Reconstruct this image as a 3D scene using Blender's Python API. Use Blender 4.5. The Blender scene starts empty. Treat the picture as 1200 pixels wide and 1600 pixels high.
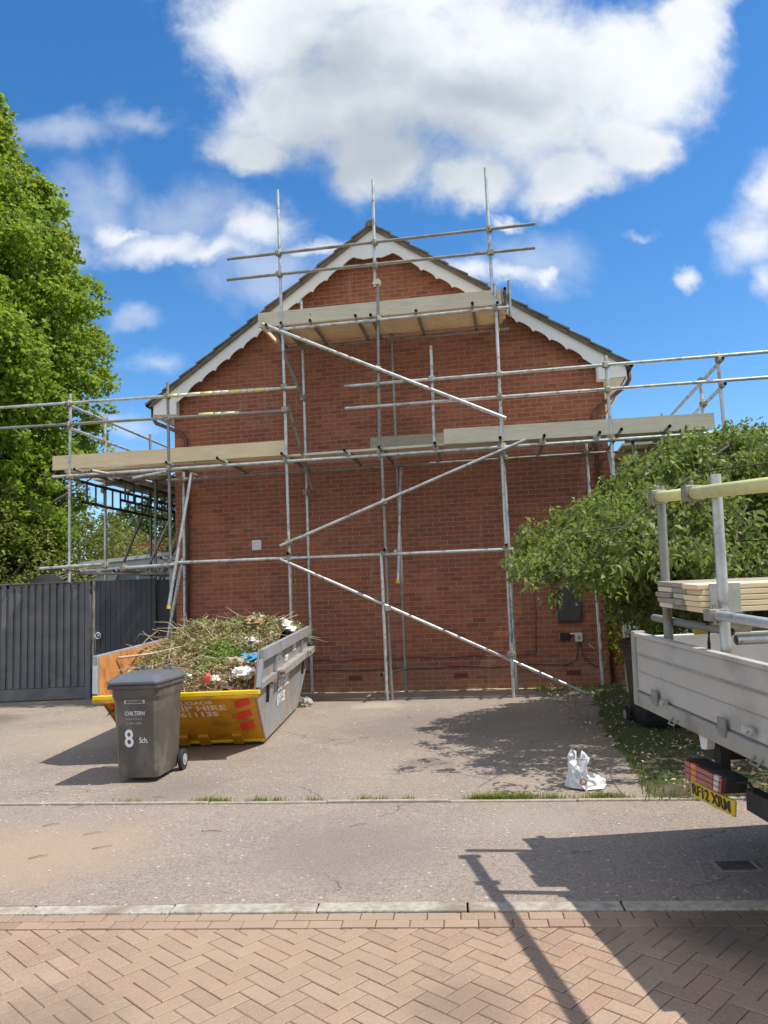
import bpy, math, random
import numpy as np
from mathutils import Vector, Matrix
random.seed(7); rng = np.random.default_rng(7)
S = bpy.context.scene; COL = S.collection
R_ = math.radians
# ---------------------------------------------------------------- camera
FPX = 1200.0; PITCH = R_(6.4); ROLL = .041; HC = 1.5
F = np.array([0, math.cos(PITCH), math.sin(PITCH)])
_r = np.array([1., 0, 0]); _u = np.array([0, -math.sin(PITCH), math.cos(PITCH)])
RT = _r*math.cos(ROLL)-_u*math.sin(ROLL); UP = _u*math.cos(ROLL)+_r*math.sin(ROLL)
CAM = np.array([0, 0, HC])
cd = bpy.data.cameras.new('camera'); cam = bpy.data.objects.new('camera', cd); COL.objects.link(cam); S.camera = cam
cam.matrix_world = Matrix(((RT[0], UP[0], -F[0], 0), (RT[1], UP[1], -F[1], 0), (RT[2], UP[2], -F[2], HC), (0, 0, 0, 1)))
cd.sensor_fit = 'VERTICAL'; cd.sensor_height = 32; cd.lens = 32*FPX/1600; cd.clip_start = .05; cd.clip_end = 3000
S.render.resolution_x = 768; S.render.resolution_y = 1024
# ---------------------------------------------------------------- sun, sky, exposure
SUN_EL = R_(59.5); PHI = R_(13.5)          # sun to the right, a little towards the camera's side of the gable
sd = np.array([math.cos(PHI)*math.cos(SUN_EL), -math.sin(PHI)*math.cos(SUN_EL), math.sin(SUN_EL)])
ld = bpy.data.lights.new('sun', 'SUN'); ld.energy = 3.5; ld.angle = R_(.5); ld.color = (1, .945, .86)
lo = bpy.data.objects.new('sun', ld); COL.objects.link(lo)
lo.rotation_euler = Vector(tuple(sd)).to_track_quat('Z', 'Y').to_euler()
S.view_settings.view_transform = 'Standard'; S.view_settings.look = 'None'; S.view_settings.exposure = 0.6; S.view_settings.gamma = 1
S.view_settings.use_curve_mapping = False

def ray(x, y): return F+RT*(x-600)/FPX+UP*(800-y)/FPX
def gno(x, y):
    d = ray(x, y); return (d[0]/d[1], d[2]/d[1])

class NT:
    def __init__(s, tree): s.t = tree; s.n = tree.nodes; s.l = tree.links
    def add(s, typ, **kw):
        n = s.n.new(typ)
        for k, v in kw.items():
            if k in ('ins',): continue
            setattr(n, k, v)
        for k, v in kw.get('ins', {}).items():
            if isinstance(v, bpy.types.NodeSocket): s.l.new(v, n.inputs[k])
            else: n.inputs[k].default_value = v
        return n
    def math(s, op, a, b=0., c=None, clamp=False):
        n = s.n.new('ShaderNodeMath'); n.operation = op; n.use_clamp = clamp
        for i, v in enumerate((a, b, c)):
            if v is None: continue
            if isinstance(v, bpy.types.NodeSocket): s.l.new(v, n.inputs[i])
            else: n.inputs[i].default_value = v
        return n.outputs[0]
    def vm(s, op, a, b=None, out=0):
        n = s.n.new('ShaderNodeVectorMath'); n.operation = op
        for i, v in enumerate((a, b)):
            if v is None: continue
            if isinstance(v, bpy.types.NodeSocket): s.l.new(v, n.inputs[i])
            else: n.inputs[i].default_value = v
        return n.outputs[out]
    def ramp(s, fac, stops, interp='LINEAR'):
        n = s.n.new('ShaderNodeValToRGB'); n.color_ramp.interpolation = interp
        e = n.color_ramp.elements
        while len(e) < len(stops): e.new(.5)
        for i, (p, c) in enumerate(stops):
            e[i].position = p; e[i].color = (c, c, c, 1) if isinstance(c, (int, float)) else (*c, 1)
        s.l.new(fac, n.inputs[0]); return n.outputs[0]
    def maprange(s, v, a, b, c=0., d=1., smooth=True):
        n = s.n.new('ShaderNodeMapRange'); n.interpolation_type = 'SMOOTHSTEP' if smooth else 'LINEAR'
        s.l.new(v, n.inputs[0])
        for i, q in enumerate((a, b, c, d)): n.inputs[i+1].default_value = q
        return n.outputs[0]
    def mix(s, fac, a, b, blend='MIX'):
        n = s.n.new('ShaderNodeMix'); n.data_type = 'RGBA'; n.blend_type = blend
        for k, v in ((0, fac), (6, a), (7, b)):
            if isinstance(v, bpy.types.NodeSocket): s.l.new(v, n.inputs[k])
            elif k == 0: n.inputs[0].default_value = v
            else: n.inputs[k].default_value = (*v, 1) if len(v) == 3 else v
        return n.outputs[2]
    def noise(s, vec, scale, detail=4, rough=.55, dist=0., col=False):
        n = s.n.new('ShaderNodeTexNoise'); n.inputs['Scale'].default_value = scale; n.inputs['Detail'].default_value = detail
        n.inputs['Roughness'].default_value = rough; n.inputs['Distortion'].default_value = dist
        if vec is not None: s.l.new(vec, n.inputs['Vector'])
        return n.outputs[1 if col else 0]

def make_world():
    w = bpy.data.worlds.new('World'); S.world = w; w.use_nodes = True
    t = NT(w.node_tree); t.n.clear()
    out = t.add('ShaderNodeOutputWorld')
    sky = t.add('ShaderNodeTexSky', sky_type='NISHITA', sun_disc=False, sun_elevation=SUN_EL, sun_rotation=R_(90)+PHI,
                air_density=1.0, dust_density=.3, ozone_density=3.0, altitude=100)
    hs = t.add('ShaderNodeHueSaturation', ins={'Hue': .501, 'Saturation': 1.30, 'Value': 1.0, 'Color': sky.outputs[0]})
    gc = t.add('ShaderNodeTexCoord').outputs['Generated']
    sx = t.add('ShaderNodeSeparateXYZ', ins={0: gc})
    X, Y, Z = sx.outputs
    yy = t.math('MAXIMUM', Y, .12)
    gx = t.math('DIVIDE', X, yy); gz = t.math('DIVIDE', Z, yy)
    G = t.add('ShaderNodeCombineXYZ', ins={0: gx, 1: gz, 2: 0.}).outputs[0]
    wob = t.noise(G, 6, 5, .6, col=True)
    wob = t.vm('MULTIPLY', t.vm('SUBTRACT', wob, (.5, .5, .5)), (.13, .13, 0))
    G2 = t.vm('ADD', G, wob)
    def field(blobs):
        cur = None
        for (x, y, rx, ry) in blobs:
            c = gno(x, y)
            d = t.vm('MULTIPLY', t.vm('SUBTRACT', G2, (c[0], c[1], 0)), (1200/rx, 1200/ry, 0))
            n = t.n.new('ShaderNodeVectorMath'); n.operation = 'LENGTH'; t.l.new(d, n.inputs[0])
            v = n.outputs['Value']
            cur = v if cur is None else t.math('SMOOTH_MIN', cur, v, .35)
        return cur
    big = field([(430, 40, 165, 110), (480, 170, 160, 95), (620, 110, 220, 190), (820, 130, 240, 170), (990, 100, 150, 120), (890, 275, 75, 62),
                 (1085, 40, 75, 80), (400, 225, 70, 40), (600, 265, 80, 60), (740, 280, 90, 50), (980, 215, 70, 60), (560, -20, 300, 70), (1130, -60, 60, 80)])
    mid = field([(250, 372, 115, 36), (400, 345, 62, 44), (330, 385, 90, 26), (500, 372, 50, 20), (190, 345, 60, 16), (800, 415, 72, 26), (725, 418, 55, 30), (795, 338, 38, 12),
                 (1175, 375, 62, 70), (1205, 290, 50, 50), (1062, 442, 24, 24), (1200, 450, 35, 40), (855, 410, 22, 14), (170, 345, 50, 26)])
    thin = field([(430, 440, 90, 46), (205, 497, 34, 22), (240, 562, 42, 18), (180, 290, 44, 34), (220, 180, 70, 24), (205, 675, 50, 20), (1060, 668, 26, 12),
                  (90, 200, 120, 36), (540, 395, 60, 26), (100, 380, 50, 26), (150, 320, 90, 60), (300, 330, 130, 50), (420, 410, 110, 50), (830, 390, 90, 50), (1000, 370, 30, 10)])
    fb = t.noise(G, 9, 9, .62, .3)
    fb2 = t.noise(G, 3.2, 6, .55)
    def dens(fld, lo_, hi_, amp):
        v = t.math('ADD', fld, t.math('MULTIPLY', t.math('SUBTRACT', fb, .5), amp))
        return t.maprange(v, hi_, lo_, 0., 1.)
    dB = dens(big, .50, 1.26, 1.15)
    dM = t.math('MULTIPLY', dens(mid, .05, 1.35, 1.75), .92)
    dT = t.math('MULTIPLY', dens(thin, -.1, 1.45, 2.2), .42)
    front = t.maprange(Y, .14, .3, 0., 1.)
    D = t.math('MULTIPLY', t.math('MAXIMUM', t.math('MAXIMUM', dB, dM), dT), front)
    # unseen cloud cover in the rest of the sky, thickened to add neutral fill
    g = t.noise(gc, 2.4, 7, .6)
    other = t.math('MULTIPLY', t.maprange(g, .36, .56, 0., .95), t.math('SUBTRACT', 1., front))
    D = t.math('MAXIMUM', D, other)
    gf = field([(600, 240, 330, 120), (520, 120, 150, 120), (760, 150, 160, 70)])
    core = t.math('ADD', t.math('SUBTRACT', 1.15, gf), t.math('MULTIPLY', t.math('SUBTRACT', t.noise(G, 4, 5, .55), .5), 1.7))
    core = t.maprange(core, -.45, 1.15, 0., 1.)
    core = t.math('MULTIPLY', core, front)
    fine = t.math('MULTIPLY', t.math('SUBTRACT', t.noise(G, 16, 6, .6), .5), .25)
    core = t.math('ADD', core, fine, clamp=True)
    cc = t.mix(core, (.78, .81, .85), (.42, .475, .53))
    bs = t.add('ShaderNodeBackground', ins={'Color': hs.outputs[0], 'Strength': .125})
    bc = t.add('ShaderNodeBackground', ins={'Color': cc, 'Strength': .80})
    m = t.add('ShaderNodeMixShader', ins={0: D, 1: bs.outputs[0], 2: bc.outputs[0]})
    t.l.new(m.outputs[0], out.inputs[0])
make_world()

# ---------------------------------------------------------------- frames of reference
def ground(x, y, z=0.):
    d = ray(x, y); return CAM+d*((z-HC)/d[2])
TH = R_(9)
Wd = np.array([math.cos(TH), -math.sin(TH), 0]); Wn = np.array([-math.sin(TH), -math.cos(TH), 0]); D0 = ground(600, 1080)
def W(s, n, z): return D0+Wd*s+Wn*n+np.array([0, 0, z])       # along gable, out from gable, up
ZV = np.array([0, 0, 1.])

# ---------------------------------------------------------------- mesh helpers
class MB:
    def __init__(s): s.v = []; s.f = []; s.m = []; s.cur = 0
    def add(s, vs, fs):
        b = len(s.v); s.v += [tuple(map(float, q)) for q in vs]
        for f in fs: s.f.append(tuple(b+i for i in f)); s.m.append(s.cur)
        return s
    def par(s, o, a, b, c):                                    # parallelepiped
        o, a, b, c = map(lambda q: np.array(q, float), (o, a, b, c))
        if np.dot(np.cross(a, b), c) < 0: a, b = b, a
        return s.add([o, o+a, o+a+b, o+b, o+c, o+a+c, o+a+b+c, o+b+c], [(3, 2, 1, 0), (4, 5, 6, 7), (0, 1, 5, 4), (1, 2, 6, 5), (2, 3, 7, 6), (3, 0, 4, 7)])
    def prism(s, poly, vec):
        n = len(poly); vec = np.array(vec, float); P = [np.array(p, float) for p in poly]
        s.add(P+[p+vec for p in P], [tuple(range(n))[::-1], tuple(range(n, 2*n))]+[(i, (i+1) % n, n+(i+1) % n, n+i) for i in range(n)])
        return s
    def quad(s, *p): return s.add(p, [tuple(range(len(p)))])
    def path(s, pts, rads, n=8, cap=True):
        pts = [np.array(p, float) for p in pts]
        if not hasattr(rads, '__len__'): rads = [rads]*len(pts)
        b = len(s.v); t0 = pts[1]-pts[0]
        a = np.array([0, 0, 1.]) if abs(t0[2]) < .9*np.linalg.norm(t0) else np.array([1., 0, 0])
        for i, p in enumerate(pts):
            t = pts[min(i+1, len(pts)-1)]-pts[max(i-1, 0)]; t = t/(np.linalg.norm(t)+1e-9)
            x = np.cross(a, t); x /= np.linalg.norm(x)+1e-9; y = np.cross(t, x); a = y if False else a
            for k in range(n):
                an = 2*math.pi*k/n; s.v.append(tuple(p+(x*math.cos(an)+y*math.sin(an))*rads[i]))
        for i in range(len(pts)-1):
            for k in range(n):
                q = (k+1) % n; s.f.append((b+i*n+k, b+i*n+q, b+(i+1)*n+q, b+(i+1)*n+k)); s.m.append(s.cur)
        if cap:
            s.f.append(tuple(b+k for k in range(n))[::-1]); s.m.append(s.cur)
            e = b+(len(pts)-1)*n; s.f.append(tuple(e+k for k in range(n))); s.m.append(s.cur)
        return s
    def tube(s, p0, p1, r=.0245, n=10, cap=False, wall=True):
        s.path([p0, p1], r, n, cap)
        if not cap and wall: s.path([p0, p1], r*.84, n, False)
        return s
    def disc(s, c, ax, r, h, n=20):                             # short solid cylinder
        c = np.array(c, float); ax = np.array(ax, float); ax /= np.linalg.norm(ax)
        return s.path([c-ax*h/2, c+ax*h/2], r, n, True)
    def build(s, name, mats, parent=None, smooth=False, bevel=0, off=None):
        me = bpy.data.meshes.new(name)
        o_ = OFF.get(parent.name, (0, 0, 0)) if parent is not None else (0, 0, 0)
        if off is not None: o_ = off
        vs = [(a-o_[0], b-o_[1], c-o_[2]) for a, b, c in s.v]
        me.from_pydata(vs, [], s.f)
        if not isinstance(mats, (list, tuple)): mats = [mats]
        for m in mats: me.materials.append(m)
        if len(mats) > 1: me.polygons.foreach_set('material_index', s.m)
        if smooth: me.polygons.foreach_set('use_smooth', [True]*len(me.polygons))
        me.update(); o = bpy.data.objects.new(name, me); COL.objects.link(o)
        if parent is not None: o.parent = parent; OFF[o.name] = o_
        if bevel:
            b = o.modifiers.new('bevel', 'BEVEL'); b.width = bevel; b.segments = 2; b.limit_method = 'ANGLE'
        return o
OFF = {}
def tag(o, label=None, cat=None, group=None, kind=None):
    if label: o['label'] = label
    if cat: o['category'] = cat
    if group: o['group'] = group
    if kind: o['kind'] = kind
    return o
def thing(name, loc, label, cat, group=None, kind=None):
    o = bpy.data.objects.new(name, None); COL.objects.link(o); o.location = tuple(map(float, loc)); o.empty_display_size = .2
    OFF[o.name] = tuple(map(float, loc)); return tag(o, label, cat, group, kind)

def text(name, s, size, mat, org, xd, yd, parent, ext=.0015, bold=.0, xs=1., align='LEFT', label=None):
    cu = bpy.data.curves.new('t', 'FONT'); cu.body = s; cu.size = size; cu.extrude = ext; cu.offset = bold*size; cu.align_x = align
    o = bpy.data.objects.new('t', cu); COL.objects.link(o)
    dg = bpy.context.evaluated_depsgraph_get(); me = bpy.data.meshes.new_from_object(o.evaluated_get(dg))
    bpy.data.objects.remove(o); me.name = name
    xd = np.array(xd, float); xd /= np.linalg.norm(xd); yd = np.array(yd, float); yd /= np.linalg.norm(yd); nd = np.cross(xd, yd)
    of = np.array(OFF.get(parent.name, (0, 0, 0)))
    for v in me.vertices:
        p = np.array(org)+xd*v.co.x*xs+yd*v.co.y+nd*v.co.z; v.co = tuple(p-of)
    me.materials.clear(); me.materials.append(mat)
    ob = bpy.data.objects.new(name, me); COL.objects.link(ob); ob.parent = parent; OFF[ob.name] = tuple(of)
    return ob

# ---------------------------------------------------------------- materials
def mat(name, color, rough=.7, metal=0., spec=.5, var=0., vs=6., bump=0., bs=60., dirt=None, ds=3., dlo=.5, dhi=.7, coat=0.):
    m = bpy.data.materials.new(name); m.use_nodes = True; t = NT(m.node_tree); p = t.n['Principled BSDF']
    co = t.add('ShaderNodeTexCoord').outputs['Object']
    c = None
    if var:
        nz = t.noise(co, vs, 5, .6)
        f = t.maprange(nz, .3, .7, 1-var, 1+var, False)
        n = t.n.new('ShaderNodeVectorMath'); n.operation = 'SCALE'; n.inputs[0].default_value = color; t.l.new(f, n.inputs['Scale']); c = n.outputs[0]
    if dirt:
        nz = t.noise(co, ds, 6, .65, .4); c = t.mix(t.maprange(nz, dlo, dhi), c if c else color, dirt)
    if c: t.l.new(c, p.inputs['Base Color'])
    else: p.inputs['Base Color'].default_value = (*color, 1)
    p.inputs['Roughness'].default_value = rough; p.inputs['Metallic'].default_value = metal
    p.inputs['Specular IOR Level'].default_value = spec; p.inputs['Coat Weight'].default_value = coat
    if bump:
        b = t.add('ShaderNodeBump', ins={'Strength': bump, 'Distance': .01, 'Height': t.noise(co, bs, 4, .6)}); t.l.new(b.outputs[0], p.inputs['Normal'])
    return m

def brick_mat():
    m = bpy.data.materials.new('red_brick'); m.use_nodes = True; t = NT(m.node_tree); p = t.n['Principled BSDF']
    uv = t.add('ShaderNodeUVMap', uv_map='UVMap').outputs[0]
    wob = t.vm('MULTIPLY', t.vm('SUBTRACT', t.noise(uv, 9, 3, .5, col=True), (.5, .5, .5)), (.006, .006, 0))
    v2 = t.vm('ADD', uv, wob)
    def bt(c1, c2, bias, fr=.5):
        b = t.add('ShaderNodeTexBrick'); t.l.new(v2, b.inputs['Vector']); b.offset = .5; b.squash = 1
        for k, v in (('Scale', 1.), ('Mortar Size', .0055), ('Mortar Smooth', .35), ('Bias', bias), ('Brick Width', .225), ('Row Height', .075)): b.inputs[k].default_value = v
        b.inputs['Color1'].default_value = (*c1, 1); b.inputs['Color2'].default_value = (*c2, 1); b.inputs['Mortar'].default_value = (.30, .205, .15, 1)
        return b
    b = bt((0, 0, 0), (1, 1, 1), 0.)
    rnd = t.ramp(b.outputs['Color'], [(0, (.25, .090, .058)), (.25, (.32, .112, .066)), (.5, (.37, .128, .070)), (.72, (.42, .15, .078)), (.9, (.30, .105, .066)), (1, (.47, .18, .095))])
    big = t.noise(uv, .9, 4, .6); mid = t.noise(uv, 14, 5, .65)
    col = t.mix(t.maprange(big, .35, .7, 0., .5), rnd, (.29, .100, .056))
    col = t.mix(t.maprange(t.noise(uv, .45, 5, .6, .6), .42, .62, 0., .35), col, (.18, .074, .05))
    col = t.mix(t.maprange(mid, .35, .75, 0., .38), col, (.13, .05, .038))
    # weathered pale band near the plinth
    sz = t.add('ShaderNodeSeparateXYZ', ins={0: uv}).outputs[1]
    pl = t.math('MULTIPLY', t.maprange(t.math('ADD', sz, t.math('MULTIPLY', t.noise(uv, 2.5, 4), .5)), .85, .45, 0., .40), t.maprange(t.noise(uv, 20, 4), .3, .7, .4, 1.))
    col = t.mix(pl, col, (.30, .19, .125))
    col = t.mix(t.maprange(t.noise(t.vm('MULTIPLY', uv, (3.5, .7, 1)), 1.3, 5, .65), .56, .74, 0., .3), col, (.46, .36, .29))
    mort = t.mix(t.noise(uv, 5, 3), (.44, .31, .22), (.29, .20, .145))
    col = t.mix(b.outputs['Fac'], col, mort)
    t.l.new(col, p.inputs['Base Color']); p.inputs['Roughness'].default_value = .9; p.inputs['Specular IOR Level'].default_value = .25
    h = t.math('SUBTRACT', t.math('MULTIPLY', t.noise(uv, 90, 4), .35), b.outputs['Fac'])
    bp = t.add('ShaderNodeBump', ins={'Strength': .6, 'Distance': .006, 'Height': h}); t.l.new(bp.outputs[0], p.inputs['Normal'])
    return m

def tarmac_mat(name, a, b, patch, speck=(.42, .38, .34), stains=()):
    m = bpy.data.materials.new(name); m.use_nodes = True; t = NT(m.node_tree); p = t.n['Principled BSDF']
    co = t.add('ShaderNodeTexCoord').outputs['Object']
    col = t.mix(t.maprange(t.noise(co, .8, 5, .65, .5), .3, .7), a, b)
    col = t.mix(t.maprange(t.noise(co, 2.3, 6, .7), .52, .72, 0., .6), col, patch)
    vo = t.add('ShaderNodeTexVoronoi', ins={'Vector': co, 'Scale': 95.}); 
    sc = t.add('ShaderNodeSeparateColor', ins={0: vo.outputs['Color']}).outputs[0]
    col = t.mix(t.maprange(sc, .55, 1., 0., .5, False), col, speck)
    col = t.mix(t.maprange(sc, .35, 0., 0., .42, False), col, tuple(x*.32 for x in a))
    v3 = t.add('ShaderNodeTexVoronoi', ins={'Vector': co, 'Scale': 30.})
    s3 = t.add('ShaderNodeSeparateColor', ins={0: v3.outputs['Color']}).outputs[0]
    col = t.mix(t.math('MULTIPLY', t.maprange(s3, .93, .96), t.maprange(v3.outputs['Distance'], .35, .2)), col, (.5, .46, .4))
    for (sx_, sy_, sr_, sc_, st_) in stains:
        dd = t.n.new('ShaderNodeVectorMath'); dd.operation = 'DISTANCE'; t.l.new(t.vm('ADD', t.vm('MULTIPLY', co, (1, 1, 0)), t.vm('MULTIPLY', t.vm('SUBTRACT', t.noise(co, 2.5, 5, .65, col=True), (.5, .5, .5)), (.9*sr_, .9*sr_, 0))), dd.inputs[0]); dd.inputs[1].default_value = (sx_, sy_, 0)
        col = t.mix(t.math('MULTIPLY', t.maprange(dd.outputs['Value'], sr_, sr_*.25), st_), col, sc_)
    # hairline cracks
    vc = t.add('ShaderNodeTexVoronoi', feature='DISTANCE_TO_EDGE', ins={'Vector': t.vm('ADD', co, t.vm('MULTIPLY', t.noise(co, 3, 4, .6, col=True), (.5, .5, 0))), 'Scale': .55})
    crack = t.math('MULTIPLY', t.maprange(vc.outputs[0], .006, .0, 0., 1.), t.maprange(t.noise(co, 1.1, 2), .5, .6))
    col = t.mix(t.math('MULTIPLY', crack, .5), col, (.05, .045, .035))
    t.l.new(col, p.inputs['Base Color']); p.inputs['Roughness'].default_value = .92; p.inputs['Specular IOR Level'].default_value = .3
    hh = t.math('ADD', t.math('MULTIPLY', vo.outputs['Distance'], -1.), t.math('MULTIPLY', crack, -2.))
    bp = t.add('ShaderNodeBump', ins={'Strength': .55, 'Distance': .008, 'Height': hh}); t.l.new(bp.outputs[0], p.inputs['Normal'])
    return m

def leaf_mat(name, cols, trans=.45, rough=.5):
    m = bpy.data.materials.new(name); m.use_nodes = True; t = NT(m.node_tree); p = t.n['Principled BSDF']; out = t.n['Material Output']
    ri = t.add('ShaderNodeNewGeometry').outputs['Random Per Island']
    c = t.ramp(ri, [(i/(len(cols)-1), q) for i, q in enumerate(cols)])
    t.l.new(c, p.inputs['Base Color']); p.inputs['Roughness'].default_value = rough; p.inputs['Specular IOR Level'].default_value = .4
    tr = t.add('ShaderNodeBsdfTranslucent'); t.l.new(t.mix(.5, c, (.42, .5, .06), 'MIX'), tr.inputs[0])
    mx = t.add('ShaderNodeMixShader', ins={0: trans, 1: p.outputs[0], 2: tr.outputs[0]}); t.l.new(mx.outputs[0], out.inputs[0])
    return m

def island_mat(name, cols, rough=.85, bump=.4, bs=120., stains=()):
    m = bpy.data.materials.new(name); m.use_nodes = True; t = NT(m.node_tree); p = t.n['Principled BSDF']
    ri = t.add('ShaderNodeNewGeometry').outputs['Random Per Island']; co = t.add('ShaderNodeTexCoord').outputs['Object']
    c = t.ramp(ri, [(i/(len(cols)-1), q) for i, q in enumerate(cols)])
    c = t.mix(t.maprange(t.noise(co, 2, 5, .65), .35, .7, 0., .45), c, tuple(np.mean(np.array(cols), 0)*.72))
    nz = t.noise(co, bs, 4, .7)
    c = t.mix(t.maprange(nz, .4, .68, 0., .55), c, tuple(min(1, x*1.7) for x in cols[0]))
    c = t.mix(t.maprange(t.noise(co, bs*.6, 3, .7), .6, .75, 0., .6), c, tuple(x*.35 for x in cols[0]))
    for (sx_, sy_, sr_, sc_, st_) in stains:
        dd = t.n.new('ShaderNodeVectorMath'); dd.operation = 'DISTANCE'; t.l.new(t.vm('ADD', t.vm('MULTIPLY', co, (1, 1, 0)), t.vm('MULTIPLY', t.vm('SUBTRACT', t.noise(co, 3, 5, .65, col=True), (.5, .5, .5)), (.9*sr_, .9*sr_, 0))), dd.inputs[0]); dd.inputs[1].default_value = (sx_, sy_, 0)
        c = t.mix(t.math('MULTIPLY', t.maprange(dd.outputs['Value'], sr_, sr_*.25), st_), c, sc_)
    t.l.new(c, p.inputs['Base Color']); p.inputs['Roughness'].default_value = rough; p.inputs['Specular IOR Level'].default_value = .25
    bp = t.add('ShaderNodeBump', ins={'Strength': bump, 'Distance': .004, 'Height': nz}); t.l.new(bp.outputs[0], p.inputs['Normal'])
    return m

def wood_mat(name, a, b, axis_scale=(1, 12, 12)):
    m = bpy.data.materials.new(name); m.use_nodes = True; t = NT(m.node_tree); p = t.n['Principled BSDF']
    co = t.add('ShaderNodeTexCoord').outputs['Object']
    v = t.vm('MULTIPLY', co, axis_scale)
    col = t.mix(t.maprange(t.noise(v, 2.2, 6, .6, 1.2), .3, .7), a, b)
    col = t.mix(t.maprange(t.noise(co, 1.1, 4), .45, .7, 0., .5), col, tuple(x*.72 for x in a))
    kn = t.add('ShaderNodeTexVoronoi', ins={'Vector': co, 'Scale': 3.2})
    col = t.mix(t.maprange(kn.outputs['Distance'], .07, .03, 0., .75), col, (.16, .09, .045))
    t.l.new(col, p.inputs['Base Color']); p.inputs['Roughness'].default_value = .8
    return m

M = {}
M['brick'] = brick_mat()
M['galv'] = mat('galvanised_steel', (.54, .56, .56), .45, .6, var=.22, vs=9, dirt=(.33, .30, .25), ds=7, dlo=.52, dhi=.66)
M['galv_dull'] = mat('dull_steel', (.30, .30, .28), .55, .55, var=.2, vs=7, dirt=(.22, .17, .13), ds=6, dlo=.5, dhi=.7)
M['coupler'] = mat('coupler_steel', (.34, .32, .27), .55, .6, var=.3, vs=30, dirt=(.40, .33, .14), ds=12)
M['darksteel'] = mat('dark_lattice', (.075, .08, .08), .5, .5, var=.2)
M['board'] = wood_mat('new_timber', (.84, .68, .45), (.73, .56, .35), (1.2, 1.2, 16))
M['board_old'] = wood_mat('weathered_timber', (.72, .65, .51), (.60, .53, .40), (1.2, 1.2, 16))
M['board_grey'] = wood_mat('grey_timber', (.38, .335, .265), (.28, .24, .185), (4, 4, 16))
M['white'] = mat('white_upvc', (.78, .78, .77), .45, var=.04, vs=2, dirt=(.60, .58, .52), ds=1.5, dlo=.6, dhi=.8)
M['tile'] = mat('roof_tile', (.16, .135, .11), .9, var=.35, vs=5, bump=.5, bs=40, dirt=(.19, .17, .12), ds=6)
M['brown'] = mat('brown_plastic', (.10, .045, .035), .45, var=.15, dirt=(.22, .13, .10), ds=5)
M['black'] = mat('black_plastic', (.016, .016, .017), .6, var=.2)
M['matt'] = mat('matt_black', (.012, .012, .012), .85)
M['fence'] = mat('dark_grey_paint', (.125, .128, .135), .62, var=.18, vs=4, bump=.2, bs=50, dirt=(.17, .165, .16), ds=2)
M['concrete'] = mat('concrete', (.34, .30, .24), .9, var=.22, vs=14, bump=.4, bs=90, dirt=(.25, .23, .18), ds=4)
M['kerb'] = mat('kerb_concrete', (.40, .36, .29), .9, var=.28, vs=22, bump=.5, bs=110, dirt=(.24, .20, .15), ds=3, dlo=.48, dhi=.66)
M['skipyel'] = mat('yellow_paint', (.60, .28, .010), .45, var=.16, vs=4, dirt=(.28, .13, .03), ds=3.4, dlo=.50, dhi=.72)
M['skipyel2'] = mat('bright_yellow_paint', (.82, .58, .02), .42, var=.1, vs=8, dirt=(.5, .30, .05), ds=14, dlo=.6, dhi=.7)
M['skiprust'] = mat('rusty_orange_paint', (.52, .22, .06), .7, var=.2, vs=5, dirt=(.28, .11, .05), ds=6, dlo=.48, dhi=.66)
M['skipgrey'] = mat('scuffed_grey_steel', (.36, .38, .40), .5, .35, var=.2, vs=3, bump=.2, bs=12, dirt=(.40, .31, .22), ds=4.5, dlo=.5, dhi=.66)
M['stencil'] = mat('stencil_paint', (.78, .64, .48), .7, dirt=(.62, .34, .06), ds=30, dlo=.58, dhi=.64)
M['stencilw'] = mat('white_stencil_paint', (.82, .83, .86), .7, dirt=(.42, .43, .44), ds=45, dlo=.55, dhi=.62)
M['red'] = mat('reflective_red', (.80, .045, .02), .4)
M['bin'] = mat('bin_grey_plastic', (.088, .080, .072), .42, var=.14, vs=4, dirt=(.165, .15, .13), ds=3.5, dlo=.46, dhi=.72, bump=.1, bs=30)
M['binlid'] = mat('bin_lid_plastic', (.12, .13, .145), .38, var=.12, vs=6)
M['binblack'] = mat('bin_black_plastic', (.016, .016, .018), .42)
M['rubber'] = mat('rubber', (.025, .025, .025), .8, bump=.3)
M['hub'] = mat('grey_hub', (.35, .35, .34), .5)
M['sticker'] = mat('white_sticker', (.78, .80, .85), .5)
M['faded'] = mat('faded_print', (.40, .41, .42), .6, dirt=(.15, .15, .15), ds=90, dlo=.55, dhi=.65)
M['sand'] = mat('joint_sand', (.11, .08, .055), .95, var=.3, vs=20, dirt=(.08, .10, .04), ds=2.5, dlo=.6, dhi=.75)
M['soil'] = mat('soil', (.11, .08, .055), .97, var=.5, vs=9, bump=1., bs=30, dirt=(.055, .075, .022), ds=2, dlo=.40, dhi=.56)
M['earth'] = mat('lawn', (.06, .09, .028), .97, var=.4, vs=2, bump=.6)
M['block'] = island_mat('block_paving', [(.295, .208, .148), (.335, .242, .175), (.265, .188, .14), (.365, .268, .195), (.31, .222, .163), (.335, .212, .155), (.235, .172, .132)], bs=150., stains=[(1.55, 3.55, .55, (.10, .08, .065), .8), (-1.35, 2.85, .5, (.18, .14, .10), .6), (.2, 3.0, .3, (.2, .145, .11), .6), (-.6, 3.7, 1.2, (.36, .27, .19), .5)])
M['tarmac'] = tarmac_mat('drive_tarmac', (.30, .245, .20), (.255, .205, .175), (.375, .30, .235), (.44, .38, .31), [(-5.9, 11.2, .9, (.12, .10, .085), .7), (-1.9, 6.6, .7, (.17, .14, .12), .5), (.4, 9.2, 1.5, (.19, .155, .135), .6), (-3.6, 9.6, 1.4, (.38, .30, .23), .6), (.3, 7.2, .35, (.14, .115, .1), .5), (-.2, 11.1, .5, (.45, .39, .31), .6), (1.4, 9.8, .8, (.20, .165, .14), .5)])
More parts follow.
